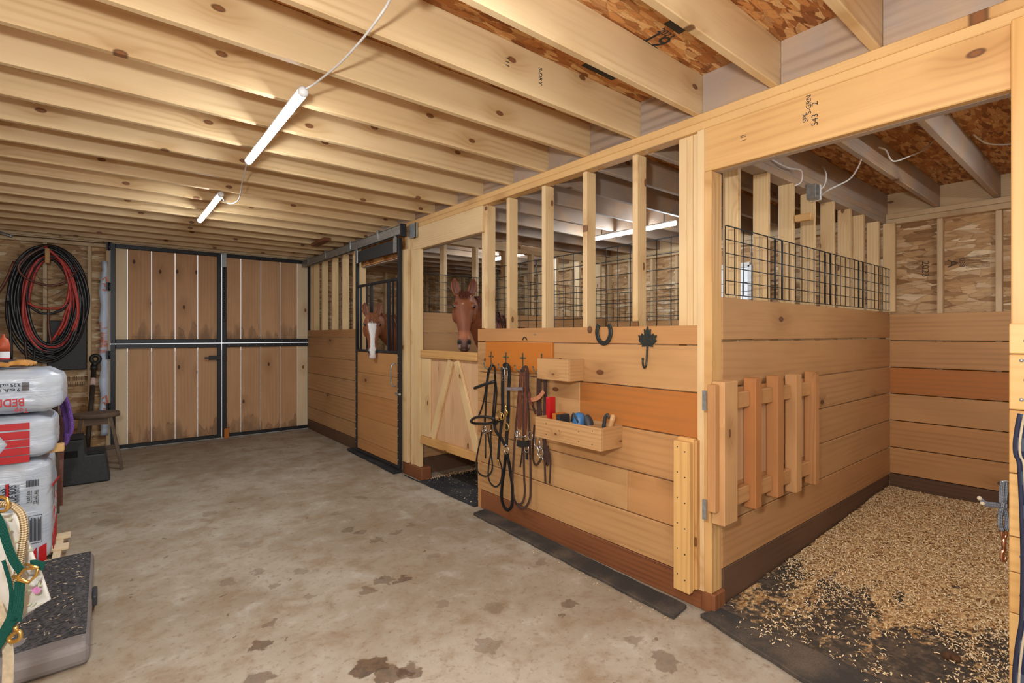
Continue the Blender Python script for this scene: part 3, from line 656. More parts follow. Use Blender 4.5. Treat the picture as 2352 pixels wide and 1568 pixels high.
# ------------------------------------------------------------------ dutch door
XW = XS+.012
t = thing('dutch_door', 'closed wooden lower stall door with two slanting braces', 'door', (XW, 3.98, .37))
m = MB(); y = 3.492
ws = [.14, .135, .145, .14, .14, .14, .142]
for w in ws: m.box(XW+.021, XW+.042, y+.001, y+w-.001, .375, 1.28, 'z', rnd.uniform(0, .1)); y += w
m.build('planking', M_DUTCH, t, bevel=.002)
MB().box(XW-.018, XW+.02, 3.492, 4.472, 1.225, 1.30, 'y', .7).build('top_rail', M_PLATE, t, bevel=.004)
MB().box(XW-.018, XW+.02, 3.492, 4.472, .372, .447, 'y', .9).build('bottom_rail', M_PLATE, t, bevel=.004)
MB().box(XW, XW+.0205, 4.31, 4.472, .449, 1.223, 'z', .1).build('stile', M_STUD, t, bevel=.003)
ap = on_x(1041, 832, XW)
for px, py, off in ((992, 1000, .045), (1096, 1010, -.045)):
    q = on_x(px, py, XW); MB().beam((XW+.008, ap.y+off, 1.215), (XW+.008, q.y, .452), .085, .024, (1, 0, 0), .2).build('brace', M_STUD, t, bevel=.003)
for px in (940,): MB().box(XS-.02, XS-.004, 4.481, 4.60, .45, .49).build('hinge', M_STEEL, t) if False else None

# ------------------------------------------------------------------ rubber mats
def mat_obj(poly, h, label, mat=M_RUB, jag=.004):
    m = MB(); P = []
    n = len(poly)
    for i in range(n):
        a = Vector((*poly[i], .001)); b = Vector((*poly[(i+1) % n], .001)); k = max(2, int((b-a).length/.06))
        for j in range(k): q = a.lerp(b, j/k); P.append(q+Vector((rnd.uniform(-jag, jag), rnd.uniform(-jag, jag), 0)) if j else q)
    m.prism(P, (0, 0, h)); o = m.build('rubber_mat', mat, bevel=.004); return tag(o, label, 'mat')
mat_obj([(2.304, 3.342), (2.249, 1.471), (2.40, 1.491), (2.44, 3.36)], .02, 'long narrow rubber mat strip along the foot of the tack wall')
mat_obj([(2.398, 4.731), (2.405, 4.425), (2.62, 4.425), (3.6, 4.42), (3.6, 3.50), (2.62, 3.50), (2.417, 3.487)], .012, 'dark rubber mat in front of the dutch door opening', M_RUBK)
mat_obj([(2.33, 4.84), (2.36, 6.2), (2.44, 6.2), (2.44, 4.84)], .03, 'thin rubber mat under the sliding stall door', M_RUBK)
mat_obj([(2.372, 1.40), (2.55, 1.355), (XB-.02, 1.355), (XB-.02, -.25), (2.5, -.25), (2.5, .28), (2.256, .28), (2.256, .873)], .022, 'big rubber mat covering the tie stall floor under wood shavings')

# ------------------------------------------------------------------ shavings in the tie stall
def bed_h(x, y):
    a = min(1, max(0, (x-2.75)/2.4)); e = min(1, max(0, (1.34-y)/.06))
    h = .024+.085*a**1.2+.012*mnoise.noise(Vector((x*4, y*4, 1)))*min(1, a*4)+.022*mnoise.noise(Vector((x*1.5, y*1.5, 5)))*a
    return max(.0235, h)
def mk_bed():
    t = NT('wood_shavings'); o = t.obj(); x, y, z = t.sep(o)
    _, wn = t.noise(o, 14, 2); wv = t.node('ShaderNodeVectorMath', operation='MULTIPLY_ADD', ins={0: wn, 1: (.06, .06, 0), 2: o}).outputs[0]
    v1 = t.voro(t.map(wv, (52, 110, 1), (0, 0, .5)), 1, dims='2D'); v2 = t.voro(t.map(wv, (48, 100, 1), (0, 0, -.5)), 1, dims='2D')
    e1 = t.voro(t.map(wv, (52, 110, 1), (0, 0, .5)), 1, 'DISTANCE_TO_EDGE', dims='2D')
    f = t.mix(.5, v1['Color'], v2['Color']); fx = t.sep(f)[0]
    chip = t.mix(t.rng(fx, .15, .85), lin(164, 124, 78), lin(230, 194, 140)); chip = t.mix(t.rng(t.sep(v2['Color'])[1], .72, .9), chip, lin(132, 94, 56))
    chip = t.mix(t.rng(e1['Distance'], 0, .08, .35, 0), chip, lin(116, 82, 52))
    big, _ = t.noise(t.map(o, (1.1, 2.6, 1), (0, 0, .35)), 1.9, 4, .6, .6); sm, _ = t.noise(o, 26, 3, .7)
    cov = t.math('ADD', t.math('ADD', t.rng(x, 2.6, 3.9, -.16, .34, False), t.math('MULTIPLY', t.math('SUBTRACT', big, .5), 1.3)), t.math('MULTIPLY', t.math('SUBTRACT', sm, .5), .8))
    c = t.mix(t.rng(cov, -.04, .12), t.mix(t.rng(sm, .4, .6), lin(70, 62, 54), lin(96, 82, 68)), chip)
    t.bump(fx, .7, .008); return t.out(c, .9, 0, .15)
m = MB(); nx, ny = 150, 84; x0, x1, y0, y1 = 2.50, XB-.01, -.22, 1.366; vs = []; fs = []
for i in range(nx+1):
    for j in range(ny+1):
        x = x0+(x1-x0)*i/nx; y = y0+(y1-y0)*j/ny; vs.append((x, y, bed_h(x, y)))
for i in range(nx):
    for j in range(ny): a = i*(ny+1)+j; fs.append((a, a+ny+1, a+ny+2, a+1))
m.add(vs, fs, None, 0, True); bed = stuff(m.build('wood_shavings', mk_bed(), fixn=False), 'pale wood shavings spread over the tie stall floor', 'shavings')
M_CHIP = NT('chip'); tn = M_CHIP.attr('tint')['Fac']; M_CHIP = M_CHIP.out(M_CHIP.mix(tn, lin(186, 150, 102), lin(246, 224, 182)), .8, 0, .2)
m = MB()
def chip(m, x, y, z, L, w, a, tilt, tint):
    c, s = math.cos(a), math.sin(a); lift = L*tilt
    P = [(-L/2, -w/2, 0), (0, -w/2, lift), (L/2, -w/2, 0), (-L/2, w/2, .001), (0, w/2, lift+.002), (L/2, w/2, .001)]
    m.add([(x+p[0]*c-p[1]*s, y+p[0]*s+p[1]*c, z+p[2]) for p in P], [(0, 1, 4, 3), (1, 2, 5, 4)], None, tint)
for i in range(38000):
    x = 2.38+(XB-2.42)*rnd.random()**.9; y = -.2+1.56*rnd.random()
    cov = (x-2.42)/1.0+1.1*mnoise.noise(Vector((x*1.6, y*3.2, 3)))+.25*mnoise.noise(Vector((x*9, y*9, 7)))
    if cov < rnd.uniform(.0, 1.1): continue
    if x < 2.52 and y < .3: continue
    chip(m, x, y, (bed_h(x, y) if x > 2.5 else .024)+rnd.uniform(.001, .008), rnd.uniform(.007, .024), rnd.uniform(.0018, .006), rnd.uniform(0, 2*PI), rnd.uniform(0, .4), rnd.random())
for i in range(260):   # loose crumbs along the walls and door mat
    y = rnd.uniform(3.5, 4.4); x = 2.44+.9*rnd.random(); chip(m, x, y, .0145, rnd.uniform(.006, .018), .004, rnd.uniform(0, 6.3), .1, rnd.random())
for i in range(220):
    y = 4.43+rnd.gauss(0, .03); x = rnd.uniform(2.47, 3.4); chip(m, x, min(y, 4.60), .0145, rnd.uniform(.006, .02), .006, rnd.uniform(0, 6.3), .3, rnd.random())
for i in range(120):
    f = rnd.random(); x = 2.247+.055*f+rnd.gauss(0, .025); chip(m, x-.02, 1.42+1.95*f, .0015, rnd.uniform(.005, .014), .004, rnd.uniform(0, 6.3), .1, rnd.random())
m.build('loose_chips', M_CHIP, bed, fixn=False)
q = on_z(2185, 1505, .04); m = MB()
for i in range(5): m.ball((q.x+rnd.uniform(-.025, .025), q.y+rnd.uniform(-.025, .025), bed_h(q.x, q.y)+.012), rnd.uniform(.014, .022), 10)
tag(m.build('dropping', plain('dung', lin(88, 58, 34), .9, 0, .3, 60, bump=.5)), 'small brown dropping lying on the tie stall shavings', 'dropping')

# ------------------------------------------------------------------ tube lights
def tube_light(p0, p1, label, mat, group=None):
    p0 = Vector(p0); p1 = Vector(p1); c = (p0+p1)/2; t = thing('tube_light', label, 'light', (c.x, c.y, c.z), group); u = (p1-p0).normalized()
    a = p0+u*.02; b = p1-u*.02
    MB().tube([a, b], .021, 14, 1).build('diffuser', mat, t)
    sd_ = u.cross(Vector((0, 0, 1))); ring = lambda p, r: [p+sd_*(r*math.cos(a_))+Vector((0, 0, r*math.sin(a_)-.002)) for a_ in [PI*i/10 for i in range(11)]]
    m = MB(); m.loft([ring(a, .0255)+ring(a, .0225)[::-1], ring(b, .0255)+ring(b, .0225)[::-1]]); m.build('housing', M_WHITE, t)
    for p in (p0, p1): MB().ball(p, (.025, .022, .025), 12).build('end_cap', M_WHITE, t)
    for f in (.12, .88): q = p0.lerp(p1, f); MB().box(q.x-.003, q.x+.003, q.y-.008, q.y+.008, q.z+.025, ZP+.001).build('mount_clip', M_GALV, t)
    return t
ZT = 2.575
tube_light((.715, 2.42, ZT), (.725, 3.61, ZT), 'long lit tube light near the camera under the aisle joists', M_TUBE)
tube_light((.725, 4.61, ZT), (.73, 5.79, ZT), 'far lit tube light under the aisle joists, toward the gate', M_TUBE)
def stall_tube(p0, p1, label):
    p0 = Vector(p0); p1 = Vector(p1); c = (p0+p1)/2; t = thing('tube_light', label, 'light', c)
    MB().tube([p0, p1], .021, 12, 1).build('diffuser', M_TUBES, t)
    m = MB(); m.beam(p0+Vector((0, 0, .021)), p1+Vector((0, 0, .021)), .04, .014); m.build('housing', M_WHITE, t)
    for f in (.12, .88): q = p0.lerp(p1, f); MB().box(q.x-.003, q.x+.003, q.y-.008, q.y+.008, q.z+.024, ZPS+.19).build('mount_clip', M_GALV, t)
stall_tube((4.13, 2.685, 2.49), (4.13, 3.70, 2.49), 'lit tube light inside the stall behind the wall of tack')
stall_tube((4.17, 4.85, 2.49), (4.17, 5.6, 2.49), 'lit tube light inside the far stall, seen past the stall posts')
# extra tube over the photographer, added out of view to brighten the aisle
tube_light((.72, .2, ZT), (.72, 1.42, ZT), 'added fill tube light over the photographer, outside the picture', M_TUBE)
def cable(name, pts, r, label, mat=M_CABLE, cat='cable', sub=6):
    return tag(MB().tube(pts, r, 7, sub).build(name, mat), label, cat)
tube_light((3.15, -.12, 2.34), (4.35, -.12, 2.34), 'added fill tube light over the right end of the tie stall, outside the picture', M_TUBEW)  # unseen tube added to brighten the tie stall
zc = 2.60
cable('power_cord', [(.718, 2.40, ZT+.006), on_z(725, 190, 2.60), on_z(775, 150, 2.59), on_z(830, 92, 2.585), on_z(870, 40, 2.59), on_z(895, 0, 2.60), (.72, 1.44, ZT+.01)], .0045, 'white power cord feeding the near tube light')
cable('power_cord', [(.725, 3.63, ZT), on_z(566, 378, 2.57), on_z(562, 395, 2.56), on_z(556, 420, 2.54), on_z(552, 448, 2.53), on_z(545, 462, 2.535), on_z(530, 468, 2.545), on_z(516, 462, 2.56), (.725, 4.585, ZT)], .0042, 'grey power cord looping between the two aisle tube lights')

# ------------------------------------------------------------------ junction box and cables in the tie stall
p = on_y(1860, 443, 1.385)
t = thing('junction_box', 'metal junction box on the plate over the tie stall side wall', 'electrical box', p)
MB().box(p.x-.035, p.x+.035, 1.335, 1.395, p.z-.05, p.z+.05).build('metal_box', M_GALV, t, bevel=.003)
MB().box(p.x+.036, p.x+.046, 1.33, 1.398, p.z-.052, p.z+.052).box(p.x+.046, p.x+.07, 1.345, 1.36, p.z-.03, p.z-.015).box(p.x+.046, p.x+.07, 1.345, 1.36, p.z+.015, p.z+.03).build('cover_plate', M_WHITE, t, bevel=.002)
p1 = Vector((p.x+.07, 1.352, p.z-.022)); p2 = Vector((p.x+.07, 1.352, p.z+.022))
cable('white_cable', [p1, on_y(1905, 435, 1.25), on_y(1950, 412, 1.15), on_y(1970, 385, 1.08), on_y(1978, 366, 1.04)], .005, 'white cable rising from the junction box lower plug to a joist')
cable('white_cable', [p2, on_y(1893, 426, 1.33), on_y(1898, 405, 1.31), on_y(1893, 388, 1.33), on_y(1885, 380, 1.39)], .0045, 'short white cable from the junction box upper plug')
cable('white_cable', [on_y(1770, 365, 1.39), on_y(1810, 385, 1.36), on_y(1838, 390, 1.34), on_y(1843, 405, 1.345), on_y(1838, 420, 1.36), on_y(1826, 426, 1.385)], .0045, 'white cable curling left of the junction box')
cable('white_cable', [on_y(2018, 338, 1.0), on_y(2035, 345, .97), on_y(2045, 365, .95), on_y(2057, 370, .94), on_y(2085, 360, .90), on_y(2120, 345, .85), on_y(2150, 319, .80)], .005, 'white cable with a connector hanging between tie stall joists')
cable('white_cable', [on_y(2192, 293, .70), on_y(2225, 295, .66), on_y(2240, 312, .63), on_y(2265, 328, .59), on_y(2300, 332, .53), on_y(2330, 330, .46)], .005, 'white cable sagging at the right end of the tie stall ceiling')
q = on_y(2068, 364, .93); MB().box(-.035, .035, -.012, .012, -.012, .012).build('x', M_WHITE) if False else None

# ------------------------------------------------------------------ slatted rack hinged on the side wall
M_RACK = wood('rough_rack_wood', lin(206, 160, 108), lin(136, 90, 52), lin(168, 98, 44), kn=.3, kscale=1.3, grain=.55, rough=.55)
t = thing('slatted_rack', 'hinged slatted wooden rack folded against the tie stall side wall', 'rack', (2.95, YS, .48))
xr = [(2.31, 2.335), (2.42, 2.51), (2.74, 2.778), (3.01, 3.049), (3.265, 3.303), (3.535, 3.573)]
yf = 1.273; dx = .215
R0, R1 = 2.49, 3.80
slx = [(2.505, 2.60), (2.80, 2.842), (3.085, 3.127), (3.36, 3.402), (3.66, 3.702)]
def xat(px, Y): return on_y(px, 900, Y).x
sl = [(xat(1664, 1.285), xat(1695, 1.285)), (xat(1736, 1.285), xat(1750, 1.285)), (xat(1787, 1.285), xat(1800, 1.285)), (xat(1829, 1.285), xat(1842, 1.285)), (xat(1873, 1.285), xat(1882, 1.285))]
zt = [(1.214, .49), (1.214, .505), (1.213, .512), (1.208, .49), (1.213, .487)]
zrb = [(1.055, 1.165), (.545, .655)]
for (a, b), (z1_, z0_), tn in zip(sl, zt, (.1, .75, .6, .2, .45)):
    b = max(b, a+.045); MB().box(a, b, 1.285, 1.353, z0_, z1_, 'z', tn).build('slat', M_RACK, t, bevel=.004)
for z0_, z1_ in zrb: MB().box(sl[0][0], sl[-1][1], 1.3545, 1.3725, z0_, z1_, 'x', .2).build('rail', M_PLANK, t, bevel=.003)
for (a, _), (b, _2) in zip(sl, sl[1:]):
    for z0_, z1_ in zrb: MB().box(max(a+.05, _+.002), b-.002, 1.315, 1.353, z0_+.005, z1_-.02, 'x', .25).build('spacer_block', M_PLANK, t, bevel=.004)
m = MB(); xx = sl[0][0]
while xx < sl[-1][1]-.02: m.box(xx+.001, min(xx+.125, sl[-1][1]), 1.3555, 1.3715, .657, 1.053, 'z', rnd.uniform(0, .2)); xx += .127
m.build('back_board', M_DUTCH, t)
MB().box(sl[0][0]-.045, sl[0][0]-.001, 1.31, 1.353, .56, 1.20, 'z', .4).build('hinge_stile', M_RACK, t, bevel=.004)
for z in (1.12, .57): MB().box(sl[0][0]-.058, sl[0][0]-.046, 1.352, 1.372, z-.05, z+.05).build('hinge', M_GALV, t)
q = on_y(1856, 937, 1.345); MB().tube([(q.x-.02, 1.362, q.z), (q.x-.01, 1.33, q.z+.015), (q.x+.015, 1.33, q.z-.01), (q.x+.02, 1.362, q.z+.01)], .005, 6, 3).tube([(q.x, 1.35, q.z-.03), (q.x+.01, 1.335, q.z), (q.x, 1.35, q.z+.03)], .005, 6, 3).build('latch', M_GALV, t)

# ------------------------------------------------------------------ guard boards at the corner
t = thing('upright_board', 'short upright yellow board screwed to the tack wall by the corner', 'board', (XS-.03, 1.48, .09))
MB().box(XS-.076, XS-.038, 1.460, 1.556, .092, .885, 'z', .2).build('face_board', M_YEL, t, bevel=.004)
MB().box(XS-.0375, XS-.0005, 1.4595, 1.556, .10, .90, 'z', .4).build('backing_board', M_YEL, t, bevel=.004)
for i in range(6):
    for y in (1.485, 1.53): MB().ball((XS-.0765, y, .16+.135*i+(.02 if y > 1.5 else 0)), .004, 6).build('screw', M_INK, t)
tag(MB().box(XS-.034, XS-.0005, 1.4425, 1.4585, .11, .895, 'z', .8).build('edge_board', M_PLATE, bevel=.003), 'narrow edge board between the yellow upright board and the corner post', 'board')

# ------------------------------------------------------------------ tack wall
X0 = XS-.001
a = on_x(1119, 785, X0); b = on_x(1272, 857, X0)
ob = MB().box(X0-.018, X0, b.y, a.y, 1.168, 1.396, 'y', .2).build('hook_board', M_ORG, bevel=.006, seg=2); tag(ob, 'flat orange board behind the cross shaped hooks', 'board')
XH = X0-.0185
def hook(y, zt, label):
    t = thing('coat_hook', label, 'hook', (XH, y, zt-.06), 'cross shaped hooks in a row')
    m = MB(); m.box(XH-.006, XH, y-.004, y+.004, zt-.125, zt); m.box(XH-.006, XH, y-.026, y+.026, zt-.038, zt-.030)
    for yy, z in ((y, zt), (y-.026, zt-.034), (y+.026, zt-.034)): m.ball((XH-.004, yy, z), .007, 8)
    m.build('cross_plate', M_HOOK, t)
    for s in (-1, 1): pr_ = MB().tube([(XH-.004, y, zt-.115), (XH-.018, y+s*.018, zt-.133), (XH-.032, y+s*.042, zt-.124), (XH-.034, y+s*.056, zt-.096)], [.006, .006, .005, .004], 8, 4).build('prong', M_HOOK, t); MB().ball((XH-.034, y+s*.057, zt-.091), .007, 8).build('ball_tip', M_HOOK, pr_)
HY = [3.265, 3.072, 2.868, 2.661]
for y, l in zip(HY, ('cross shaped hook holding the black bridle', 'cross shaped hook holding the black halter with the silver buckle', 'cross shaped hook holding the dark brown bridle', 'cross shaped hook partly behind the small wooden box')): hook(y, 1.312, l)
NX = (1, 0, 0)
def T(pts, X=2.395): return [on_x(1060+.319*a, 720+.319*b, X) for a, b in pts]
# black bridle
t = thing('bridle', 'black leather bridle with padded noseband, first from the left on the hooks', 'bridle', (2.40, 3.27, 1.0))
m = MB()
for pts, w in (([(205, 392), (215, 376), (232, 378), (240, 400), (242, 500), (234, 620), (226, 720), (222, 770)], .018), ([(203, 388), (190, 470), (178, 600), (172, 720), (168, 780)], .018),
               ([(196, 400), (182, 480), (172, 560), (152, 660), (122, 742)], .014), ([(240, 440), (252, 560), (244, 680), (232, 800), (255, 860), (290, 900)], .016)): m.strap(T(pts), w, .005, NX)
m.build('headstall', M_LBLK, t)
m = MB(); m.tube(T([(95, 537), (150, 515), (236, 488)], 2.36), .013, 8, 4); m.build('browband', M_LBLK, t)
m = MB(); P = T([(70, 772), (100, 748), (160, 742), (225, 752)], 2.35)+T([(235, 775), (200, 790), (140, 792), (85, 788)], 2.385); m.tube(P, .011, 8, 4, True); m.build('noseband', M_LBLK, t)
m = MB()
for pts in ([(160, 795), (138, 900), (112, 1020), (106, 1100), (128, 1150), (178, 1172), (214, 1140), (222, 1080), (206, 960), (190, 860)], [(216, 800), (210, 900), (216, 980), (197, 1080), (194, 1180), (218, 1230), (250, 1246), (282, 1210), (291, 1120), (265, 1030)]): m.strap(T(pts), .013, .005, NX)
m.tube(T([(172, 830), (173, 930), (173, 1040)]), .006, 6, 3); m.build('reins', M_LBLK, t)
m = MB(); m.tube([Vector((2.385, *v)) for v in [(T([(172, 835)])[0].y+.03*math.cos(a_), T([(172, 835)])[0].z+.034*math.sin(a_)) for a_ in [2*PI*i/12 for i in range(12)]]], .004, 6, 1, True); m.tube(T([(160, 830), (190, 850), (215, 840)], 2.38), .006, 6, 3); m.build('bit', M_CHROME, t)
# black halter
t = thing('halter', 'black nylon halter with a square silver buckle and loop of rope', 'halter', (2.40, 3.05, 1.0))
m = MB(); m.strap(T([(300, 380), (318, 368), (340, 385), (345, 470), (338, 560), (338, 700), (328, 850), (322, 955)]), .032, .006, NX); m.strap(T([(295, 385), (296, 470), (296, 600), (296, 700), (286, 800)]), .036, .006, NX)
m.strap(T([(235, 800), (250, 850), (275, 880), (302, 930), (318, 960)]), .028, .006, NX); m.strap(T([(285, 800), (275, 900), (268, 980), (264, 1050)]), .026, .006, NX); m.strap(T([(300, 720), (290, 760), (265, 770), (240, 800)]), .024, .006, NX); m.build('webbing', M_LBLK, t)
c = T([(310, 437)], 2.385)[0]; m = MB(); m.tube([(c.x, c.y-.034, c.z-.048), (c.x, c.y-.034, c.z+.048), (c.x, c.y+.034, c.z+.048), (c.x, c.y+.034, c.z-.048)], .005, 6, 1, True); bk_ = m.build('buckle', M_CHROME, t); MB().tube([(c.x, c.y, c.z-.05), (c.x, c.y, c.z+.05)], .004, 6, 1).build('buckle_tongue', M_CHROME, bk_)
m = MB()
for (u, v, r) in ((270, 735, .030), (290, 740, .022), (325, 815, .024)):
    c = T([(u, v)], 2.38)[0]; m.tube([(c.x, c.y+r*math.cos(q_), c.z+r*1.2*math.sin(q_)) for q_ in [2*PI*i/10 for i in range(10)]], .005, 6, 1, True)
m.tube(T([(322, 660), (318, 690), (330, 710), (322, 740)], 2.38), .008, 6, 3); m.tube(T([(265, 1050), (262, 1090)], 2.38), .006, 6, 1); m.build('brass_snap', M_BRASS, t)
c = T([(322, 978)], 2.385)[0]; m = MB(); m.tube([(c.x, c.y+.026*math.cos(q_), c.z+.034*math.sin(q_)) for q_ in [2*PI*i/12 for i in range(12)]], .005, 6, 1, True); m.build('ring', M_CHROME, t)
m = MB(); m.tube(T([(320, 1000), (310, 1100), (291, 1250), (292, 1350), (325, 1412), (362, 1380), (366, 1250), (346, 1100), (328, 1005)]), .0115, 8, 4); m.build('rope_loop', M_RBLK, t)
# brown bridle
t = thing('bridle', 'dark brown bridle with long looped reins, hanging left of the small wooden box', 'bridle', (2.40, 2.88, 1.0))
m = MB()
for pts, w in (([(428, 400), (410, 600), (388, 850), (368, 1150), (372, 1300), (400, 1368), (440, 1358), (456, 1280), (450, 1150), (446, 800), (450, 400)], .017), ([(468, 408), (480, 700), (494, 1000), (497, 1250), (490, 1340), (455, 1398), (410, 1392), (380, 1340)], .017),
               ): m.strap(T(pts), w, .005, NX)
m.strap(T([(436, 398), (455, 386), (474, 400), (478, 560)], 2.384), .02, .005, NX)
m.build('reins', M_LBRN, t)
m = MB(); m.strap(T([(432, 420), (425, 560), (420, 660), (418, 760), (415, 830)]), [.016, .03, .045, .04, .02], .006, NX); m.strap(T([(455, 420), (458, 600), (462, 760), (455, 880)]), .022, .006, NX); m.strap(T([(485, 540), (492, 620), (510, 660)]), .018, .005, NX); m.build('headstall', M_LRED, t)
m = MB(); m.strap(T([(318, 540), (380, 543), (440, 540)], 2.375), .024, .006, NX, 3); m.build('browband', M_LGRY, t)
m = MB(); m.tube(T([(402, 840), (403, 885), (440, 888), (465, 880)], 2.38), .006, 6, 2)
for u, v in ((405, 870), (468, 970), (495, 880)):
    c = T([(u, v)], 2.38)[0]; m.tube([(c.x, c.y+.024*math.cos(q_), c.z+.03*math.sin(q_)) for q_ in [2*PI*i/12 for i in range(12)]], .004, 6, 1, True)
m.build('bit', M_CHROME, t)
m = MB(); m.strap(T([(405, 930), (440, 940), (480, 935)], 2.38), .045, .02, NX, 3); m.strap(T([(440, 950), (432, 1040), (422, 1105)]), .012, .004, NX); m.strap(T([(468, 980), (470, 1050)]), .02, .005, NX, 1); m.build('curb_strap', M_LBLK, t)
# bridle behind the boxes
t = thing('bridle', 'brown bridle with a tan browband, hanging behind the two wooden boxes', 'bridle', (2.425, 2.66, 1.0))
XQ = 2.425
m = MB(); m.strap(T([(560, 400), (556, 600), (560, 730), (556, 830)], XQ), .045, .006, NX); m.strap(T([(598, 400), (604, 560), (600, 700), (605, 850)], XQ), .03, .006, NX); m.strap(T([(506, 635), (522, 690), (535, 720)], XQ), .018, .005, NX, 2); m.build('headstall', M_LBRN, t)
m = MB(); m.strap(T([(468, 622), (520, 618), (560, 600), (592, 560)], 2.40), .030, .005, NX); m.build('browband', M_LTAN, t)
m = MB(); m.strap(T([(525, 800), (517, 900), (514, 1020), (524, 1078), (545, 1086), (576, 1040)], XQ), .016, .005, NX); m.strap(T([(588, 900), (598, 1050), (604, 1222)], XQ), .016, .005, NX); m.strap(T([(616, 960), (640, 1050), (634, 1222)], XQ), .013, .005, NX); m.strap(T([(600, 900), (606, 1000), (612, 1085), (622, 1060), (618, 950)], XQ), .02, .006, NX); m.build('reins', M_LBRN, t)
m = MB()
for u, v, r in ((545, 930, .03), (568, 1000, .03), (560, 960, .02)):
    c = T([(u, v)], 2.41)[0]; m.tube([(c.x, c.y+r*math.cos(q_), c.z+r*1.3*math.sin(q_)) for q_ in [2*PI*i/12 for i in range(12)]], .004, 6, 1, True)
m.tube(T([(545, 950), (560, 1000), (590, 1050)], 2.41), .006, 6, 3); m.build('bit', M_CHROME, t)
# small box
t = thing('wooden_box', 'small plain wooden box fixed to the tack wall above the long tray', 'box', (2.37, 2.40, 1.15))
bx0, bx1, by0, by1, bz0, bz1 = XS-.15, XS-.002, 2.27, 2.565, 1.150, 1.290
MB().box(bx0, bx0+.016, by0, by1, bz0, bz1, 'y', .15).build('front_panel', M_BOX, t, bevel=.002)
for y in (by0, by1-.016): MB().box(bx0+.0165, bx1, y, y+.016, bz0, bz1, 'x', .5).build('side_panel', M_BOX, t, bevel=.002)
MB().box(bx0+.0165, bx1, by0+.0165, by1-.0165, bz0, bz0+.014, 'y').build('bottom', M_BOX, t); MB().box(bx1-.014, bx1, by0+.0165, by1-.0165, bz0+.0145, bz1, 'y').build('rear_panel', M_BOX, t)
# long tray
t = thing('wooden_tray', 'long wooden tray with compartments of grooming tools on the tack wall', 'tray', (2.35, 2.25, .76))
tx0, tx1, ty0, ty1, tz0, tz1 = XS-.20, XS-.002, 1.956, 2.53, .768, .902
MB().box(tx0, tx0+.018, ty0, ty1, tz0, tz1, 'y', .1).build('front_panel', M_BOX, t, bevel=.002)
for y in (ty0, ty1-.018): MB().box(tx0+.0185, tx1, y, y+.018, tz0, tz1, 'x', .45).build('side_panel', M_BOX, t, bevel=.002)
for y in (2.40, 2.25, 2.10): MB().box(tx0+.0185, tx1-.0145, y, y+.014, tz0+.0145, tz1-.01, 'x').build('divider', M_BOX, t)
MB().box(tx0+.0185, tx1, ty0+.0185, ty1-.0185, tz0, tz0+.014, 'y').build('bottom', M_BOX, t); MB().box(tx1-.014, tx1, ty0+.0185, ty1-.0185, tz0+.0145, tz1+.0, 'y').build('rear_panel', M_BOX, t)
for y, z in ((2.42, .87), (2.30, .84), (2.13, .86), (2.02, .88), (2.13, .80), (2.02, .80), (2.42, .80)): MB().ball((tx0-.0005, y, z), .004, 6).build('screw', M_INKS, t)
zb = tz0+.0145
q = on_x(1265, 935, 2.37); MB_ = MB().box(2.34, 2.40, q.y-.018, q.y+.018, zb, 1.025); tag(MB_.build('red_bottle', M_RED, bevel=.006, seg=2), 'red flat bottle standing in the left end of the wooden tray', 'bottle')
t = thing('brush', 'wooden handled black brush in the tray beside the red bottle', 'brush', (2.36, 2.34, zb))
q = on_x(1285, 957, 2.36); MB().box(2.31, 2.41, q.y-.015, q.y+.02, zb, .93, 'x', .5).build('brush_back', M_ORG, t, bevel=.006, seg=2); MB().box(2.315, 2.405, q.y-.05, q.y-.016, zb+.01, .925).build('bristles', M_BPLAS, t)
q = on_x(1330, 962, 2.35); m = MB(); m.lathe([(.04, 0), (.047, .03), (.045, .12), (.032, .165), (.0, .175)], (2.35, q.y, zb), 16)
t = tag(m.build('blue_curry_comb', M_BLUE), 'blue plastic grooming mitt in the middle of the tray', 'grooming tool')
MB().tube([(2.31, q.y+.03, .90), (2.298, q.y, .955), (2.31, q.y-.03, .90)], .006, 6, 3).build('hand_loop', M_BPLAS, t)
q = on_x(1353, 965, 2.34); m = MB(); m.loft([[(2.34+.03*math.cos(a_)*s, q.y+.02*k_+.028*math.sin(a_)*s, zb+h) for a_ in [2*PI*i/12 for i in range(12)]] for h, s, k_ in ((0, .9, -.8), (.08, 1, -.3), (.13, 1, .2), (.155, .75, .5), (.17, .3, .7))])
tag(m.build('hoof_brush', M_BPLAS), 'black rounded brush leaning right of the blue mitt in the tray', 'brush')
t = thing('hoof_pick', 'black hoof pick with a hooked head at the right of the tray', 'hoof pick', (2.36, 2.07, zb))
MB().tube([on_x(1385, 995, 2.36), on_x(1388, 970, 2.36), on_x(1391, 956, 2.36), on_x(1396, 952, 2.36), on_x(1399, 962, 2.36)], [.012, .011, .010, .009, .005], 8, 4).build('hook_head', M_BPLAS, t)
t = thing('hand_brush', 'pale wooden brush handle in the right end of the tray', 'brush', (2.36, 2.03, zb))
MB().tube([on_x(1398, 1000, 2.36), on_x(1402, 978, 2.36), on_x(1408, 958, 2.36)], [.014, .015, .016], 10, 3).ball(on_x(1408, 957, 2.36), .016, 10).build('grip', M_BOX, t)
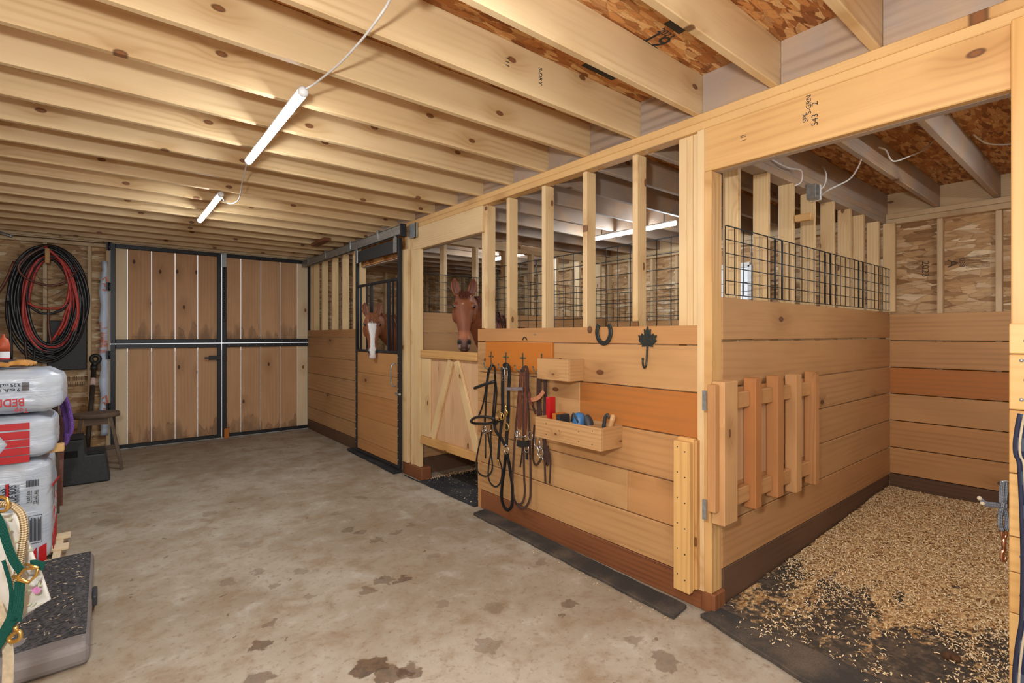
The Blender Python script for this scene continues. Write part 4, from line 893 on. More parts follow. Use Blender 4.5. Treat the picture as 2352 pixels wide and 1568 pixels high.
# horseshoe, leaf hook, ring, screw heads
c = on_x(1387, 767, XS-.006)
m = MB(); m.strap([(XS-.008, c.y+.055*math.sin(a_)*1.0, c.z+.012-.07*math.cos(a_)) for a_ in [(-2.35+4.7*i/14) for i in range(15)]], .028, .012, NX, 2)
hs_ = m.build('horseshoe', M_IRON, bevel=.003); tag(hs_, 'iron horseshoe nailed open end up on the top plank', 'horseshoe')
m = MB()
for i in range(8):
    a_ = -2.0+4.0*i/7; m.box(XS-.0155, XS-.0145, c.y+.055*math.sin(a_)-.004, c.y+.055*math.sin(a_)+.004, c.z+.012-.07*math.cos(a_)-.004, c.z+.012-.07*math.cos(a_)+.004)
m.build('nail_hole', M_INK, hs_)
t = thing('leaf_hook', 'dark iron hook with a maple leaf plate, right of the horseshoe', 'hook', on_x(1488, 790, XS))
c = on_x(1488, 778, XS-.002); hw = .066
leaf = [(0, .075), (.012, .05), (.026, .056), (.022, .02), (.042, .032), (.048, .018), (.068, .022), (.060, .0), (.066, -.012), (.038, -.035), (.042, -.046), (.006, -.042), (.006, -.062)]
poly = leaf+[(-x_, z_) for x_, z_ in reversed(leaf[1:])]
m = MB(); m.prism([(XS-.002, c.y-x_*.95, c.z+z_) for x_, z_ in poly], (-.008, 0, 0)); m.build('leaf_plate', M_IRON, t, bevel=.002)
MB().tube([(XS-.008, c.y, c.z-.05), (XS-.012, c.y, c.z-.10), (XS-.02, c.y, c.z-.155), (XS-.04, c.y, c.z-.165), (XS-.05, c.y, c.z-.14), (XS-.05, c.y, c.z-.12)], .0055, 8, 4).ball((XS-.05, c.y, c.z-.115), .008, 8).build('hook_arm', M_IRON, t)
c = on_x(1206, 781, XS); m = MB(); m.tube([(XS-.004+.0*i, c.y+.022*math.cos(a_), c.z+.022*math.sin(a_)) for i, a_ in enumerate([PI*j/8 for j in range(9)])], .004, 6, 2); tag(m.build('ring_staple', M_IRON), 'small black half ring above the orange hook board', 'ring')
c = on_x(1229, 768, XS); tag(MB().tube([(XS-.002, c.y+.014, c.z), (XS-.01, c.y, c.z+.002), (XS-.002, c.y-.014, c.z)], .0025, 6, 3).build('wire_staple', M_GALV), 'shiny wire staple in the top plank of the tack wall', 'staple')
c = on_x(1355, 757, XS); m = MB().ball((XS-.001, c.y, c.z), (.004, .022, .024), 12); tag(m.build('knot_plug', plain('dark_knot', lin(104, 66, 38), .7)), 'dark round knot plug left of the horseshoe', 'knot')

# ------------------------------------------------------------------ things on the left
# hose coil
t = thing('hose_coil', 'big hanging coil of black and red hose on the end wall', 'hose', (-.5, YG-.10, 1.85))
def loop(cx, cz, rx, rz, y, sag=0., ph=0., n=26): return [(cx+rx*math.sin(a_)*(1+.04*math.sin(3*a_+ph)), y+.012*math.sin(2*a_+ph), cz+rz*math.cos(a_)+(sag if math.cos(a_) < -.2 else 0)*(-math.cos(a_)-.2)) for a_ in [2*PI*i/n for i in range(n)]]
rb = random.Random(3)
for i in range(21):
    rx = .205+.0066*i+rb.uniform(-.015, .015); zb_ = 1.31-.0085*i+rb.uniform(-.05, .10); zt_ = 2.34+.0078*i; cx_ = -.50+rb.uniform(-.03, .03)
    MB().tube(loop(cx_, (zb_+zt_)/2, rx, (zt_-zb_)/2, YG-.05-.014*(i % 5)-rb.uniform(0, .02), 0, rb.uniform(0, 6)), .0145, 8, 2, True).build('hose_loop', M_HRED if i in (1, 2, 4, 11) else M_HBLK, t)
for pts, mt in (([(104, 566), (140, 600), (158, 650), (162, 690), (152, 740), (134, 770)], M_HRED), ([(108, 570), (150, 610), (172, 670), (178, 720), (165, 760)], M_HRED), ([(108, 562), (60, 590), (42, 615), (62, 640), (110, 655), (150, 648), (172, 625)], M_LRED),
                ([(62, 695), (85, 705), (115, 708), (150, 700), (162, 640)], M_HRED), ([(66, 700), (85, 715), (110, 720), (140, 712), (160, 695)], M_HBLK), ([(162, 690), (150, 720), (142, 745), (120, 782)], M_HRED), ([(112, 706), (111, 730), (112, 755), (118, 790)], M_LRED),
                ([(18, 690), (24, 760), (26, 830)], M_HBLK), ([(32, 600), (15, 640), (0, 665), (-14, 685)], M_LRED), ([(58, 780), (60, 815), (66, 845)], M_LBRN), ([(80, 800), (78, 825), (72, 846)], M_BPLAS)):
    MB().tube([on_y(u, v, YG-.135) for u, v in pts], .0125, 8, 4).build('hose_strand', mt, t)
m = MB()
for pts in ([(72, 600), (72, 630), (80, 645), (95, 655), (115, 668), (150, 662)], [(78, 600), (84, 630), (100, 650), (120, 656), (160, 630)], [(62, 668), (90, 680), (120, 680), (155, 660)], [(66, 685), (95, 698), (120, 695), (150, 672)], [(76, 598), (80, 620), (95, 640), (150, 637)]): m.tube([on_y(u, v, YG-.12) for u, v in pts], .0022, 5, 4)
m.build('thin_wire', M_LBRN, t)
p = on_y(108, 588, YG-.2); tag(MB().box(p.x-.018, p.x+.022, YG-.21, YG-.0005, p.z-.08, p.z+.09, 'z', .7).build('wall_peg', M_PLATE, bevel=.004), 'wooden peg block holding up the hose coil', 'peg')
p = on_y(108, 790, YG-.03); p2 = on_y(199, 848, YG-.03)
tag(MB().box(p.x, p2.x, YG-.03, YG-.006, p2.z, 1.62).build('rubber_flap', M_BPLAS, bevel=.02, seg=3), 'black rubber flap hanging behind the hose coil', 'mud flap')
# steel bar with socket head
t = thing('post_driver_bar', 'tall dark steel bar with a ring head leaning on the end wall', 'bar', (-.1, 7.5, 0))
a = on_y(206, 1000, 7.45); a = Vector((a.x-.03, 7.42, .012)); b = on_y(216, 845, 7.95)
MB().tube([a, b], .026, 10, 1).build('shaft', plain('rusty_pipe', lin(72, 62, 50), .6, .3, .25, 30), t)
u = (b-a).normalized(); MB().tube([b-u*.02, b+u*.03], .036, 12, 1).build('collar', M_IRON, t)
c = on_y(219, 824, 7.95); m = MB(); m.tube([(c.x+.0*i, c.y-.0, c.z) if False else (c.x+.040*math.cos(a_), c.y, c.z+.044*math.sin(a_)) for i, a_ in enumerate([2*PI*j/14 for j in range(14)])], .022, 8, 1, True); m.tube([b+u*.02, (c.x, c.y, c.z-.03)], .03, 10, 1); m.build('ring_head', M_IRON, t)
p = a.lerp(b, (1.0)); q = on_y(214, 878, 7.92); f = (q.z-a.z)/(b.z-a.z); MB().tube([a.lerp(b, f-.03), a.lerp(b, f+.05)], .0275, 10, 1).build('paper_tag', plain('tag_paper', lin(216, 186, 178), .7), t)
# wooden stool
t = thing('wooden_stool', 'small weathered wooden stool in front of the gate corner', 'stool', (-.06, 7.0, 0))
m = MB(); N = 24
m.loft([[(-.07+.205*math.cos(a_)*s, 7.02+.17*math.sin(a_)*s, z) for a_ in [2*PI*i/N for i in range(N)]] for z, s in ((.565, .9), (.567, .98), (.582, 1), (.605, 1), (.615, .97), (.616, .85))]); m.build('seat', M_OLD, t)
for sx in (-1, 1):
    for sy in (-1, 1): MB().beam((-.07+sx*.12, 7.02+sy*.10, .565), (-.07+sx*.215, 7.02+sy*.15, .004), .05, .03, (sx, 0, .3)).build('leg', M_OLD, t, bevel=.003)
for sy in (-1, 1): MB().box(-.17, .03, 7.02+sy*.105-.012, 7.02+sy*.105+.012, .495, .562, 'x').build('apron', M_OLD, t)
for sy in (-1, 1): MB().box(-.245, .105, 7.02+sy*.135-.012, 7.02+sy*.135+.012, .17, .225, 'x').build('stretcher', M_OLD, t)
# step stool
t = thing('step_stool', 'black plastic two step mounting block beside the bags', 'step stool', (-.14, 6.55, 0))
m = MB()
prof = [(-.33, .0), (-.315, .44), (-.155, .44), (-.14, .285), (.01, .285), (.045, .0)]
yA, yB = 6.40, 6.75
def stp(y, ins): return [(x_+ins*(.03 if x_ > -.1 else 0), y, z_) for x_, z_ in prof]
m.prism([(x_, yA, z_) for x_, z_ in prof], (0, yB-yA, 0)); m.build('body', M_BPLAS, t, bevel=.018, seg=3)
MB().box(-.31, -.16, yA+.0, yB, .441, .449).build('tread', M_RUBK, t, bevel=.003); MB().box(-.135, .005, yA+.0, yB, .286, .294).build('tread', M_RUBK, t, bevel=.003)
MB().box(-.30, -.20, yA-.004, yA, .27, .335).build('hand_slot', plain('slot_black', lin(12, 12, 12), .9), t, bevel=.002)
# green bottle behind
p = on_y(190, 998, 7.35); m = MB(); m.lathe([(.03, 0), (.032, .02), (.032, .13), (.014, .17), (.014, .2), (0, .201)], (p.x-.02, 7.32, .14), 14); 
t = tag(m.build('green_bottle', M_GREEN), 'small green bottle with a blue label behind the wooden stool', 'bottle'); MB().lathe([(.0325, .03), (.0328, .05), (.0325, .11)], (p.x-.02, 7.32, .14), 14).build('bottle_label', M_BLUE, t)
tag(MB().box(-.32, .02, 7.24, 7.42, .0, .139, 'x', .4).build('wood_offcut', M_PLATE, bevel=.004), 'wood offcut on the floor under the green bottle', 'offcut')

# pallet and bags
YB0 = 4.20
t = thing('pallet', 'low wooden pallet under the stacked bags', 'pallet', (-.6, 4.45, 0))
for y in (4.14, 4.42, 4.66): MB().box(-1.1, -.185, y, y+.09, .038, .057, 'x').build('deck_board', M_GATEP, t, bevel=.002)
for x in (-1.08, -.66, -.26): MB().box(x, x+.04, 4.14, 4.75, 0, .0375, 'y').build('stringer', M_GATEP, t)
def bag(x0, x1, y0, y1, z0, z1, label, rad, puff=.02, seed=0):
    cx_, cy_, cz_ = (x0+x1)/2, (y0+y1)/2, (z0+z1)/2; hx, hy, hz = (x1-x0)/2, (y1-y0)/2, (z1-z0)/2
    bm = bmesh.new(); bmesh.ops.create_cube(bm, size=2); bmesh.ops.subdivide_edges(bm, edges=bm.edges, cuts=23, use_grid_fill=True)
    for v in bm.verts:
        p = Vector((v.co.x*hx, v.co.y*hy, v.co.z*hz)); q = Vector((max(-hx+rad, min(hx-rad, p.x)), max(-hy+rad, min(hy-rad, p.y)), max(-hz+rad, min(hz-rad, p.z))))
        d = p-q
        if d.length > 1e-6: p = q+d.normalized()*rad
        b = (1-abs(v.co.x)**4)*(1-abs(v.co.z)**4) if abs(v.co.y) > .99 else (1-abs(v.co.y)**4)*(1-abs(v.co.z)**4) if abs(v.co.x) > .99 else 0
        nrm = d.normalized() if d.length > 1e-6 else Vector()
        p += nrm*(puff*b+.006*mnoise.noise(Vector((p.x*6+seed, p.y*6, p.z*11)))+.004*mnoise.noise(Vector((p.x*19+seed, p.y*19, p.z*30))))
        if abs(v.co.z) > .8 and abs(v.co.x) > .9: p.z -= math.copysign(.02, v.co.z)*(1-abs(v.co.y))
        v.co = p
    me = bpy.data.meshes.new('bag'); bm.to_mesh(me); bm.free(); me.materials.append(M_BAG)
    for f in me.polygons: f.use_smooth = True
    o = bpy.data.objects.new('bedding_bag', me); COL.objects.link(o); o.location = (cx_, cy_, cz_); return tag(o, label, 'bag', None)
b1 = bag(-1.05, -.265, YB0, 4.72, .058, .690, 'lowest and tallest white shavings bag of the stack, standing on the pallet', .055, .012, 1)
b2 = bag(-1.06, -.250, YB0-.01, 4.66, .70, .962, 'middle white bag of the stack with red chevron stripes', .06, .014, 5)
b3 = bag(-1.02, -.215, YB0-.03, 4.64, .974, 1.243, 'topmost white bag of the stack, printed upside down', .075, .018, 9)
YF1, YF2, YF3 = YB0-.020, YB0-.032, YB0-.056
def txt_on(y, px, py): return on_y(px, py, y)
UP = (0, 0, 1)
def up90(p, size, body, mat, par, y, **k): return text(body, size, frame_at(p, (0, 0, 1), (-1, 0, 0)), mat, par, **k)
up90(on_y(29, 1139, YF1), .046, 'PE DE BOIS', M_INK, b1, YF1, bold=.0008, sx=.56); up90(on_y(41, 1138, YF1), .020, 'DE PREMIÈRE QUALITÉ', M_INK, b1, YF1, sx=.62); up90(on_y(6, 1136, YF1), .048, 'NGS', M_INK, b1, YF1, bold=.0008, sx=.75)
a = on_y(12, 1113, YF1); b = on_y(21, 1168, YF1); MB().box(a.x, b.x, YF1-.0005, YF1+.003, b.z, a.z).build('printed_band', M_RED, b1)
up90(on_y(65, 1141, YF1), .021, '9 cu.ft. / pi.cu.', M_INK, b1, YF1, bold=.0004, sx=.62); up90(on_y(81, 1141, YF1), .021, '3.25 cu.ft. / pi.cu.', M_INK, b1, YF1, bold=.0004, sx=.56)
up90(on_y(72, 1141, YF1), .010, 'USABLE VOLUME UTILISABLE', M_INK, b1, YF1, sx=.6); up90(on_y(88, 1141, YF1), .010, 'COMPRESSED VOLUME COMPRIMÉ', M_INK, b1, YF1, sx=.6)
m = MB(); x = on_y(60, 1110, YF1).x; z0_, z1_ = on_y(60, 1119, YF1).z, on_y(60, 1104, YF1).z
xe = on_y(90, 1110, YF1).x
while x < xe: w = rnd.choice((.0012, .002, .003)); m.box(x, x+w, YF1-.0005, YF1+.003, z0_, z1_); x += w+rnd.choice((.0015, .002))
m.build('barcode', M_INK, b1)
a = on_y(66, 1186, YF1); b = on_y(96, 1244, YF1); m = MB()
for x_ in (a.x, b.x): m.box(x_-.001, x_+.001, YF1-.0005, YF1+.003, b.z, a.z)
for z_ in (a.z, b.z): m.box(a.x, b.x, YF1-.0005, YF1+.003, z_-.001, z_+.001)
for i in range(9): x_ = a.x+(b.x-a.x)*(i+.8)/10; m.box(x_, x_+.003, YF1-.0005, YF1+.003, b.z+.012, a.z-.02*rnd.random()-.008)
m.build('printed_table', M_INK, b1)
for u0, u1, v0, v1 in ((89, 107, 1252, 1302), (76, 84, 1262, 1302)):
    a = on_y(u0, v0+5, YF1); b = on_y(u1, v1, YF1); c_ = on_y(u1, v0-6, YF1); MB().prism([(a.x, YF1-.0005, a.z), (c_.x, YF1-.0005, c_.z), (c_.x, YF1-.0005, b.z), (a.x, YF1-.0005, b.z)], (0, .003, 0)).build('printed_stripe', M_RED, b1)
XSD = -.250   # right side of the lowest bag
def sd(px, py): return on_x(px, py, XSD)
m = MB()
for (u0, v0, u1, v1) in ((114, 1128, 141, 1085),):
    m.strap([sd(u0+6, v0-14), sd(u1-4, v1+8)], .018, .003, (1, 0, 0), 1)
for i in range(5): y_ = 4.29+.062*i; m.prism([(XSD, y_, .10), (XSD, y_+.03, .10), (XSD, y_+.03, .20+.01*i), (XSD, y_, .19+.01*i)], (-.004, 0, 0))
m.build('printed_stripe', M_RED, b1)
m = MB()
for i in range(7): m.strap([(XSD-.001, 4.32+.032*i, .285+.012*i), (XSD-.001, 4.335+.032*i, .345+.012*i)], .012, .003, (1, 0, 0), 1)
m.build('printed_lines', M_RED, b1)
m = MB()
for i in range(6): m.box(XSD-.003, XSD+.0005, 4.30+.02*i, 4.306+.02*i, .38+.02*(i % 2), .52)
m.build('printed_lines', M_LGRY, b1)
# middle bag stripes
m = MB(); xe = on_y(68, 1010, YF2).x; zs_ = [(970, 985), (989, 1006), (1008, 1024), (1026, 1042), (1044, 1060)]; xt = on_y(17, 1017, YF2).x
for i, (v0, v1) in enumerate(zs_):
    za, zb2 = on_y(68, v0, YF2).z, on_y(68, v1, YF2).z; tip = lambda z: xt-.0-abs(z-(on_y(68, 1016, YF2).z))*.62
    xa, xb_ = tip(za), tip(zb2)
    if i in (0, 4): xa = xb_ = xt-.16
    m.prism([(xa, YF2-.0005, za), (xe, YF2-.0005, za), (xe, YF2-.0005, zb2), (xb_, YF2-.0005, zb2)]+([(xt, YF2-.0005, (za+zb2)/2)] if i == 2 else []), (0, .004, 0))
m.build('printed_stripe', M_RED, b2)
text('Y-33', .03, frame_at((-.232, 4.40, .88), (0, .7, -.5), (0, .5, .7)), M_INK, b2) if False else None
# top bag, upside down
fl = lambda p: frame_at(p, (-1, 0, 0), (0, 0, -1))
text('BEDDING', .064, fl(on_y(57, 922, YF3)), M_RED, b3, bold=.001, sx=.80, align='LEFT'); text('Top', .042, fl(on_y(66, 941, YF3)), M_RED, b3, sx=.9, align='LEFT')
text('9 cu.ft. / pi.cu.', .026, fl(on_y(46, 895, YF3)), M_INK, b3, bold=.0005, align='LEFT'); text('3.25 cu.ft. / pi.cu.', .026, fl(on_y(48, 883, YF3)), M_INK, b3, bold=.0005, align='LEFT')
m = MB(); a = on_y(50, 878, YF3); b = on_y(67, 896, YF3); z = b.z
while z < a.z: w = rnd.choice((.002, .003, .004)); m.box(a.x, b.x, YF3-.0005, YF3+.004, z, z+w); z += w+.003
m.build('barcode', M_INKS, b3)
tag(MB().box(-.33, -.245, 4.30, 4.40, .6915, .735, 'x', .3).build('wood_wedge', M_YEL, bevel=.004), 'yellow wood wedge tucked between the middle and lowest bag', 'block') if False else None
p = on_y(108, 1040, 4.30)
tag(MB().box(-.30, -.205, 4.38, 4.46, .692, .738, 'x', .3).build('wood_wedge', M_YEL, bevel=.004), 'yellow wood wedge tucked between the middle and lowest bag', 'block')
# gloves
def glove(cx_, cy_, z, ang, label, s=1):
    t = thing('work_glove', label, 'glove', (cx_, cy_, z)); ca, sa = math.cos(ang), math.sin(ang)
    L = lambda x_, y_, z_: (cx_+x_*ca-y_*sa, cy_+x_*sa+y_*ca, z+z_)
    m = MB(); m.loft([[L(x_, w*math.cos(a_), .022+h*math.sin(a_)) for a_ in [2*PI*i/14 for i in range(14)]] for x_, w, h in ((-.13, .045, .018), (-.09, .048, .02), (-.04, .05, .022), (0, .05, .021), (.02, .04, .016))]); m.build('palm', M_BPLAS, t)
    for i, (ln, oy) in enumerate(((.06, -.036), (.075, -.012), (.08, .012), (.065, .036))): MB().tube([L(.0, oy, .02), L(.03, oy*1.15, .026), L(.03+ln*.6, oy*1.25, .024), L(.03+ln, oy*1.3, .014)], [.013, .0135, .013, .010], 8, 3).build('finger', GLV, t)
    MB().tube([L(-.06, -.045*s, .02), L(-.03, -.072*s, .022), (L(.005, -.085*s, .016))], [.014, .014, .011], 8, 3).build('thumb', GLV, t); return t
GLV = plain('tan_glove', lin(206, 146, 74), .8, 0, .2, 40)
glove(-.455, 4.30, 1.252, .1, 'yellow and black work glove lying on the topmost bag'); glove(-.445, 4.42, 1.252, .35, 'second yellow and black work glove behind the first on the bag')
p = on_y(6, 800, 4.45); m = MB(); m.lathe([(.03, 0), (.031, .02), (.031, .085), (.03, .09)], (-.50, 4.52, 1.254), 16)
t = tag(m.build('spray_bottle', M_WHITE), 'white and red spray can behind the gloves on the topmost bag', 'spray can')
MB().lathe([(.0315, .0905), (.0315, .13), (.024, .165), (.010, .178), (.008, .20), (0, .201)], (-.50, 4.52, 1.254), 16).build('red_cap', plain('orange_red_cap', lin(186, 84, 50), .5), t); MB().lathe([(.0318, .03), (.0318, .05)], (-.50, 4.52, 1.254), 16).build('printed_band', M_RED, t)

# saddle behind the bags
_n0 = set(bpy.data.objects)
t = thing('saddle', 'brown western saddle behind the stack of bags', 'saddle', (-.30, 5.35, .70))
def shell(cx_, cy_, cz_, rx, rz, y0_, y1_, th):
    m = MB(); rings = []
    return m
m = MB(); rings = []
for i in range(13):
    f = i/12; x_ = -.75+.62*f
    rings.append([(x_, 5.35+(.19+.04*math.sin(PI*f))*math.cos(a_), .72+(.22-.06*math.sin(PI*f)+.06*f*f)*math.sin(a_)) for a_ in [-.35+(PI+.7)*k_/16 for k_ in range(17)]])
m.loft(rings, cap=False); o = m.build('seat', M_LRED, t); o.modifiers.new('thick', 'SOLIDIFY').thickness = .02
m = MB(); m.loft([[(-.16-.10*(1-s_)+.012*k_, 5.20+.115*s_*math.cos(a_), .74+.19*s_*math.sin(a_)) for a_ in [2*PI*i/22 for i in range(22)]] for k_, s_ in ((0, .9), (1, 1), (2, 1), (3, .85))]); m.build('fender', M_LBRN, t)
m = MB(); m.strap([(-.125, 5.13, .84), (-.118, 5.12, .70), (-.125, 5.10, .45), (-.13, 5.10, .16)], .026, .006, (0, 1, 0)); m.build('latigo_strap', M_LRED, t)
m = MB()
for r_ in (.016, .028): m.tube([(-.118, 5.14+r_*math.cos(a_), .86+r_*math.sin(a_)) for a_ in [2*PI*i/12 for i in range(12)]], .004, 6, 1, True)
m.build('concho', M_CHROME, t)
m = MB(); m.tube([(-.20, 5.30, .92), (-.20, 5.28, 1.0), (-.17, 5.27, 1.03)], [.03, .022, .03], 10, 3); m.build('horn', M_LBLK, t)
t2 = thing('saddle_stand', 'dark wooden stand under the brown saddle', 'stand', (-.45, 5.35, 0))
MB().beam((-.80, 5.35, .67), (-.12, 5.35, .67), .10, .08).build('rail', M_OLD, t2)
for x_ in (-.75, -.17):
    for s_ in (-1, 1): MB().beam((x_, 5.35+s_*.03, .62), (x_, 5.35+s_*.17, .002), .05, .03, (1, 0, 0)).build('leg', M_OLD, t2)
for _o in set(bpy.data.objects)-_n0:
    if _o.parent is None: _o.location.x -= .13
t = thing('lead_rope', 'purple rope looped over the saddle behind the bags', 'rope', (-.08, 5.2, .7))
m = MB()
for dx, yy, e in ((0, 5.02, 0), (.012, 5.0, .01), (-.012, 5.03, -.02)): m.tube([(-.56, 5.33, .965+.01*e), (-.46, 5.22, 1.03), on_y(118, 872+0*e, yy), on_y(133+400*dx, 888, yy), on_y(148+500*dx, 925, yy), on_y(157+500*dx, 965, yy), on_y(158+400*dx, 990, yy), on_y(152+200*dx, 1003, yy)], .016, 8, 5)
m.tube([on_y(155, 995, 5.0), on_y(153, 1010, 5.0), on_y(149, 1022, 5.0)], [.018, .017, .012], 8, 3); m.build('coil', M_RPUR, t)
t = thing('pliers', 'pair of black pliers sticking out behind the topmost bag', 'pliers', (-.2, 4.66, 1.1))
MB().tube([on_y(118, 862, 4.72), on_y(128, 856, 4.72), on_y(133, 857, 4.72), on_y(125, 861, 4.72)], .006, 7, 3).build('ring_handle', M_BPLAS, t); MB().tube([on_y(118, 884, 4.72), on_y(134, 875, 4.72), on_y(146, 871, 4.72)], [.012, .016, .005], 8, 3).build('jaw', M_BPLAS, t)
MB().box(-.60, -.23, 4.70, 4.74, 1.04, 1.07).build('grip', M_BPLAS, t)
# bracket at the far left on the end wall
p = on_y(8, 538, YG-.03); t = thing('metal_bracket', 'small galvanized bracket high on the end wall at the left', 'bracket', p); MB().tube([(p.x-.14, YG-.002, p.z+.05), (p.x-.04, YG-.04, p.z+.02), (p.x+.06, YG-.05, p.z-.015)], .016, 8, 3).ball((p.x+.06, YG-.05, p.z-.015), .02, 8).build('arm', M_GALV, t)
# scrap of wood under the joists near the gate corner
a = on_z(720, 567, 2.57); 
tag(MB().beam(on_z(722, 565, 2.585)+Vector((0, 0, .012)), on_z(752, 551, 2.585)+Vector((0, 0, .012)), .09, .038, (0, 0, 1), .9).build('wood_scrap', M_KICK, bevel=.003), 'short brown wood scrap nailed under the far joists', 'block')

# floor pad at lower left
tl = on_z(218, 1298, .0); br = on_z(205, 1530, 0)
t = thing('foam_pad', 'thick black foam pad on the floor, strewn with straw', 'mat', (-.5, 3.5, 0))
m = MB(); m.box(-1.05, -.05, 2.885, 4.10, .002, .10); m.build('body', M_PAD_S, t, bevel=.03, seg=3)
def mk_pad():
    t_ = NT('pad_top'); o = t_.obj(); f, _ = t_.noise(o, 4, 5, .65); g_, _ = t_.noise(o, 60, 3); x_, y_, z_ = t_.sep(o)
    c_ = t_.mix(t_.rng(g_, .35, .65), lin(56, 56, 58), lin(92, 90, 90)); ds = t_.node('ShaderNodeVectorMath', operation='DISTANCE', ins={0: o, 1: (-.30, 3.36-3.5, .1)}).outputs['Value']
    ds = t_.math('ADD', ds, t_.math('MULTIPLY', t_.math('SUBTRACT', f, .5), .35)); c_ = t_.mix(t_.rng(ds, .08, .30, .75, 0), c_, lin(78, 56, 38)); t_.bump(g_, .5, .005); return t_.out(c_, .9, 0, .2)
M_PADT = mk_pad()
m = MB(); n_ = 40; vs = []; fs = []
for i in range(n_+1):
    for j in range(n_+1):
        x_ = -1.02+.955*i/n_; y_ = 2.99+1.095*j/n_+(.03*mnoise.noise(Vector((x_*5, 1, 0))) if j == 0 else 0); vs.append((x_, y_, .1035+.006*mnoise.noise(Vector((x_*5, y_*5, 2)))))
for i in range(n_):
    for j in range(n_): a_ = i*(n_+1)+j; fs.append((a_, a_+n_+1, a_+n_+2, a_+1))
m.add(vs, fs, None, 0, True); o = m.build('felt_top', M_PADT, t, fixn=False, loc=(0, 0, 0)); o.location = -Vector(t.location)
o.modifiers.new('thick', 'SOLIDIFY').thickness = .006
MB().box(-.052, -.030, 3.42, 3.56, .03, .085).build('carry_handle', M_BPLAS, t, bevel=.008, seg=2)
m = MB()
for i in range(420): chip(m, rnd.uniform(-.7, -.08), rnd.uniform(3.0, 4.07), .112, rnd.uniform(.006, .020), rnd.uniform(.0012, .0026), rnd.uniform(0, 6.3), .06, rnd.uniform(.2, 1))
stuff(m.build('straw_bits', M_CHIP, fixn=False), 'straw bits strewn over the black foam pad', 'straw')

# halter, rope and floral cloth hanging at lower left
DH = 1.45
def Hh(pts, D=DH): return [on_d(.2794*a_, 1130+.2794*b_, D) for a_, b_ in pts]
NV = -FV
arm = thing('rack_arm', 'wooden rack arm on the left wall holding the hanging tack', 'rack', (XL, 2.1, 1.1))
MB().box(XL, -.52, 2.02, 2.06, 1.14, 1.18, 'x').build('bar', M_PLATE, arm)
t = thing('floral_cloth', 'white cloth printed with pink flowers, hanging behind the green halter', 'cloth', Hh([(200, 600)])[0])
poly = [(-120, 140), (40, 175), (130, 170), (210, 330), (300, 560), (345, 650), (422, 878), (165, 1035), (60, 1010), (-30, 900), (-160, 700)]
m = MB(); cen = Vector((100, 560, 0)); rings = []
for i in range(9):
    f = 1-i/8.0*.999; rings.append([(cen.x+(a_-cen.x)*f, cen.y+(b_-cen.y)*f) for a_, b_ in poly])
vs = []
for r in rings:
    for a_, b_ in r: vs.append(on_d(.2794*a_, 1130+.2794*b_, DH+.07+.015*math.sin(a_*.03+b_*.012)))
n_ = len(poly); fs = [(i*n_+k_, i*n_+(k_+1) % n_, (i+1)*n_+(k_+1) % n_, (i+1)*n_+k_) for i in range(8) for k_ in range(n_)]
m.add(vs, fs, None, 0, True); M_FLOR = plain('floral_cloth_white', lin(196, 191, 180), .8, 0, .05, 9); o = m.build('panel', M_FLOR, t, fixn=False); o.modifiers.new('thick', 'SOLIDIFY').thickness = .006
PINK = plain('pink_print', lin(206, 132, 178), .8, 0, .2, 60); LEAFG = plain('sage_print', lin(186, 190, 156), .8, 0, .15, 60)
def blob(pts, mat, nm, par, D): m = MB(); m.prism(Hh(pts, D), NV*.001); return m.build(nm, mat, par)
DF = DH+.046
blob([(262, 800), (270, 778), (290, 785), (300, 772), (318, 780), (338, 795), (330, 820), (310, 835), (280, 832)], PINK, 'printed_flower', t, DF)
for pts in ([(315, 780), (310, 755), (322, 733), (332, 752), (325, 775)], [(328, 775), (345, 745), (338, 772)], [(205, 835), (225, 800), (250, 800), (235, 822)], [(210, 935), (260, 905), (250, 930)], [(250, 945), (300, 895), (290, 925)], [(300, 935), (350, 905), (330, 925)], [(40, 330), (80, 290), (100, 310), (70, 345)], [(110, 410), (160, 380), (150, 410)], [(225, 480), (270, 450), (262, 480)], [(60, 230), (100, 200), (90, 232)], [(195, 400), (235, 380), (225, 408)], [(100, 560), (150, 520), (140, 560)]): blob(pts, LEAFG, 'printed_leaf', t, DF)
t = thing('rope', 'cream braided rope hanging at the left edge beside the green halter', 'rope', Hh([(190, 300)], DH+.02)[0])
MB().tube(Hh([(-150, 190), (-60, 120), (20, 100), (110, 118), (180, 190), (200, 320), (185, 430), (162, 570), (150, 640), (130, 760)], DH+.02), .0098, 10, 5).build('strand', M_RCREAM, t)
MB().tube(Hh([(-60, 40), (10, 40), (58, 60), (70, 100), (55, 145), (10, 160), (-60, 150)], DH-.005), .0045, 8, 4, True).build('brass_ring', M_BRASS, t)
t = thing('halter', 'green nylon halter with brass buckle hanging at the lower left', 'halter', Hh([(150, 700)])[0])
m = MB()
for pts, w in (([(-40, 180), (10, 270), (60, 430), (112, 560), (178, 658)], .025), ([(252, 592), (300, 590), (362, 612)], .023), ([(160, 738), (152, 900), (132, 1060)], .029), ([(125, 990), (65, 1100), (-10, 1235), (-80, 1330)], .030)): m.strap(Hh(pts, DH-.01), w, .003, NV)
m.strap(Hh([(28, 560), (85, 760), (92, 900), (62, 1060)], DH-.004), .010, .003, NV); m.build('webbing', M_NYL, t)
m = MB(); m.tube(Hh([(125, 715), (205, 630), (318, 622), (300, 680), (235, 745)], DH-.018), .0042, 8, 1, True); bk_ = m.build('buckle', M_BRASS, t); MB().tube(Hh([(105, 690), (240, 740)], DH-.02), .004, 8, 1).build('buckle_bar', M_BRASS, bk_); MB().tube(Hh([(205, 590), (320, 620)], DH-.02), .004, 8, 1).build('buckle_bar', M_BRASS, bk_)
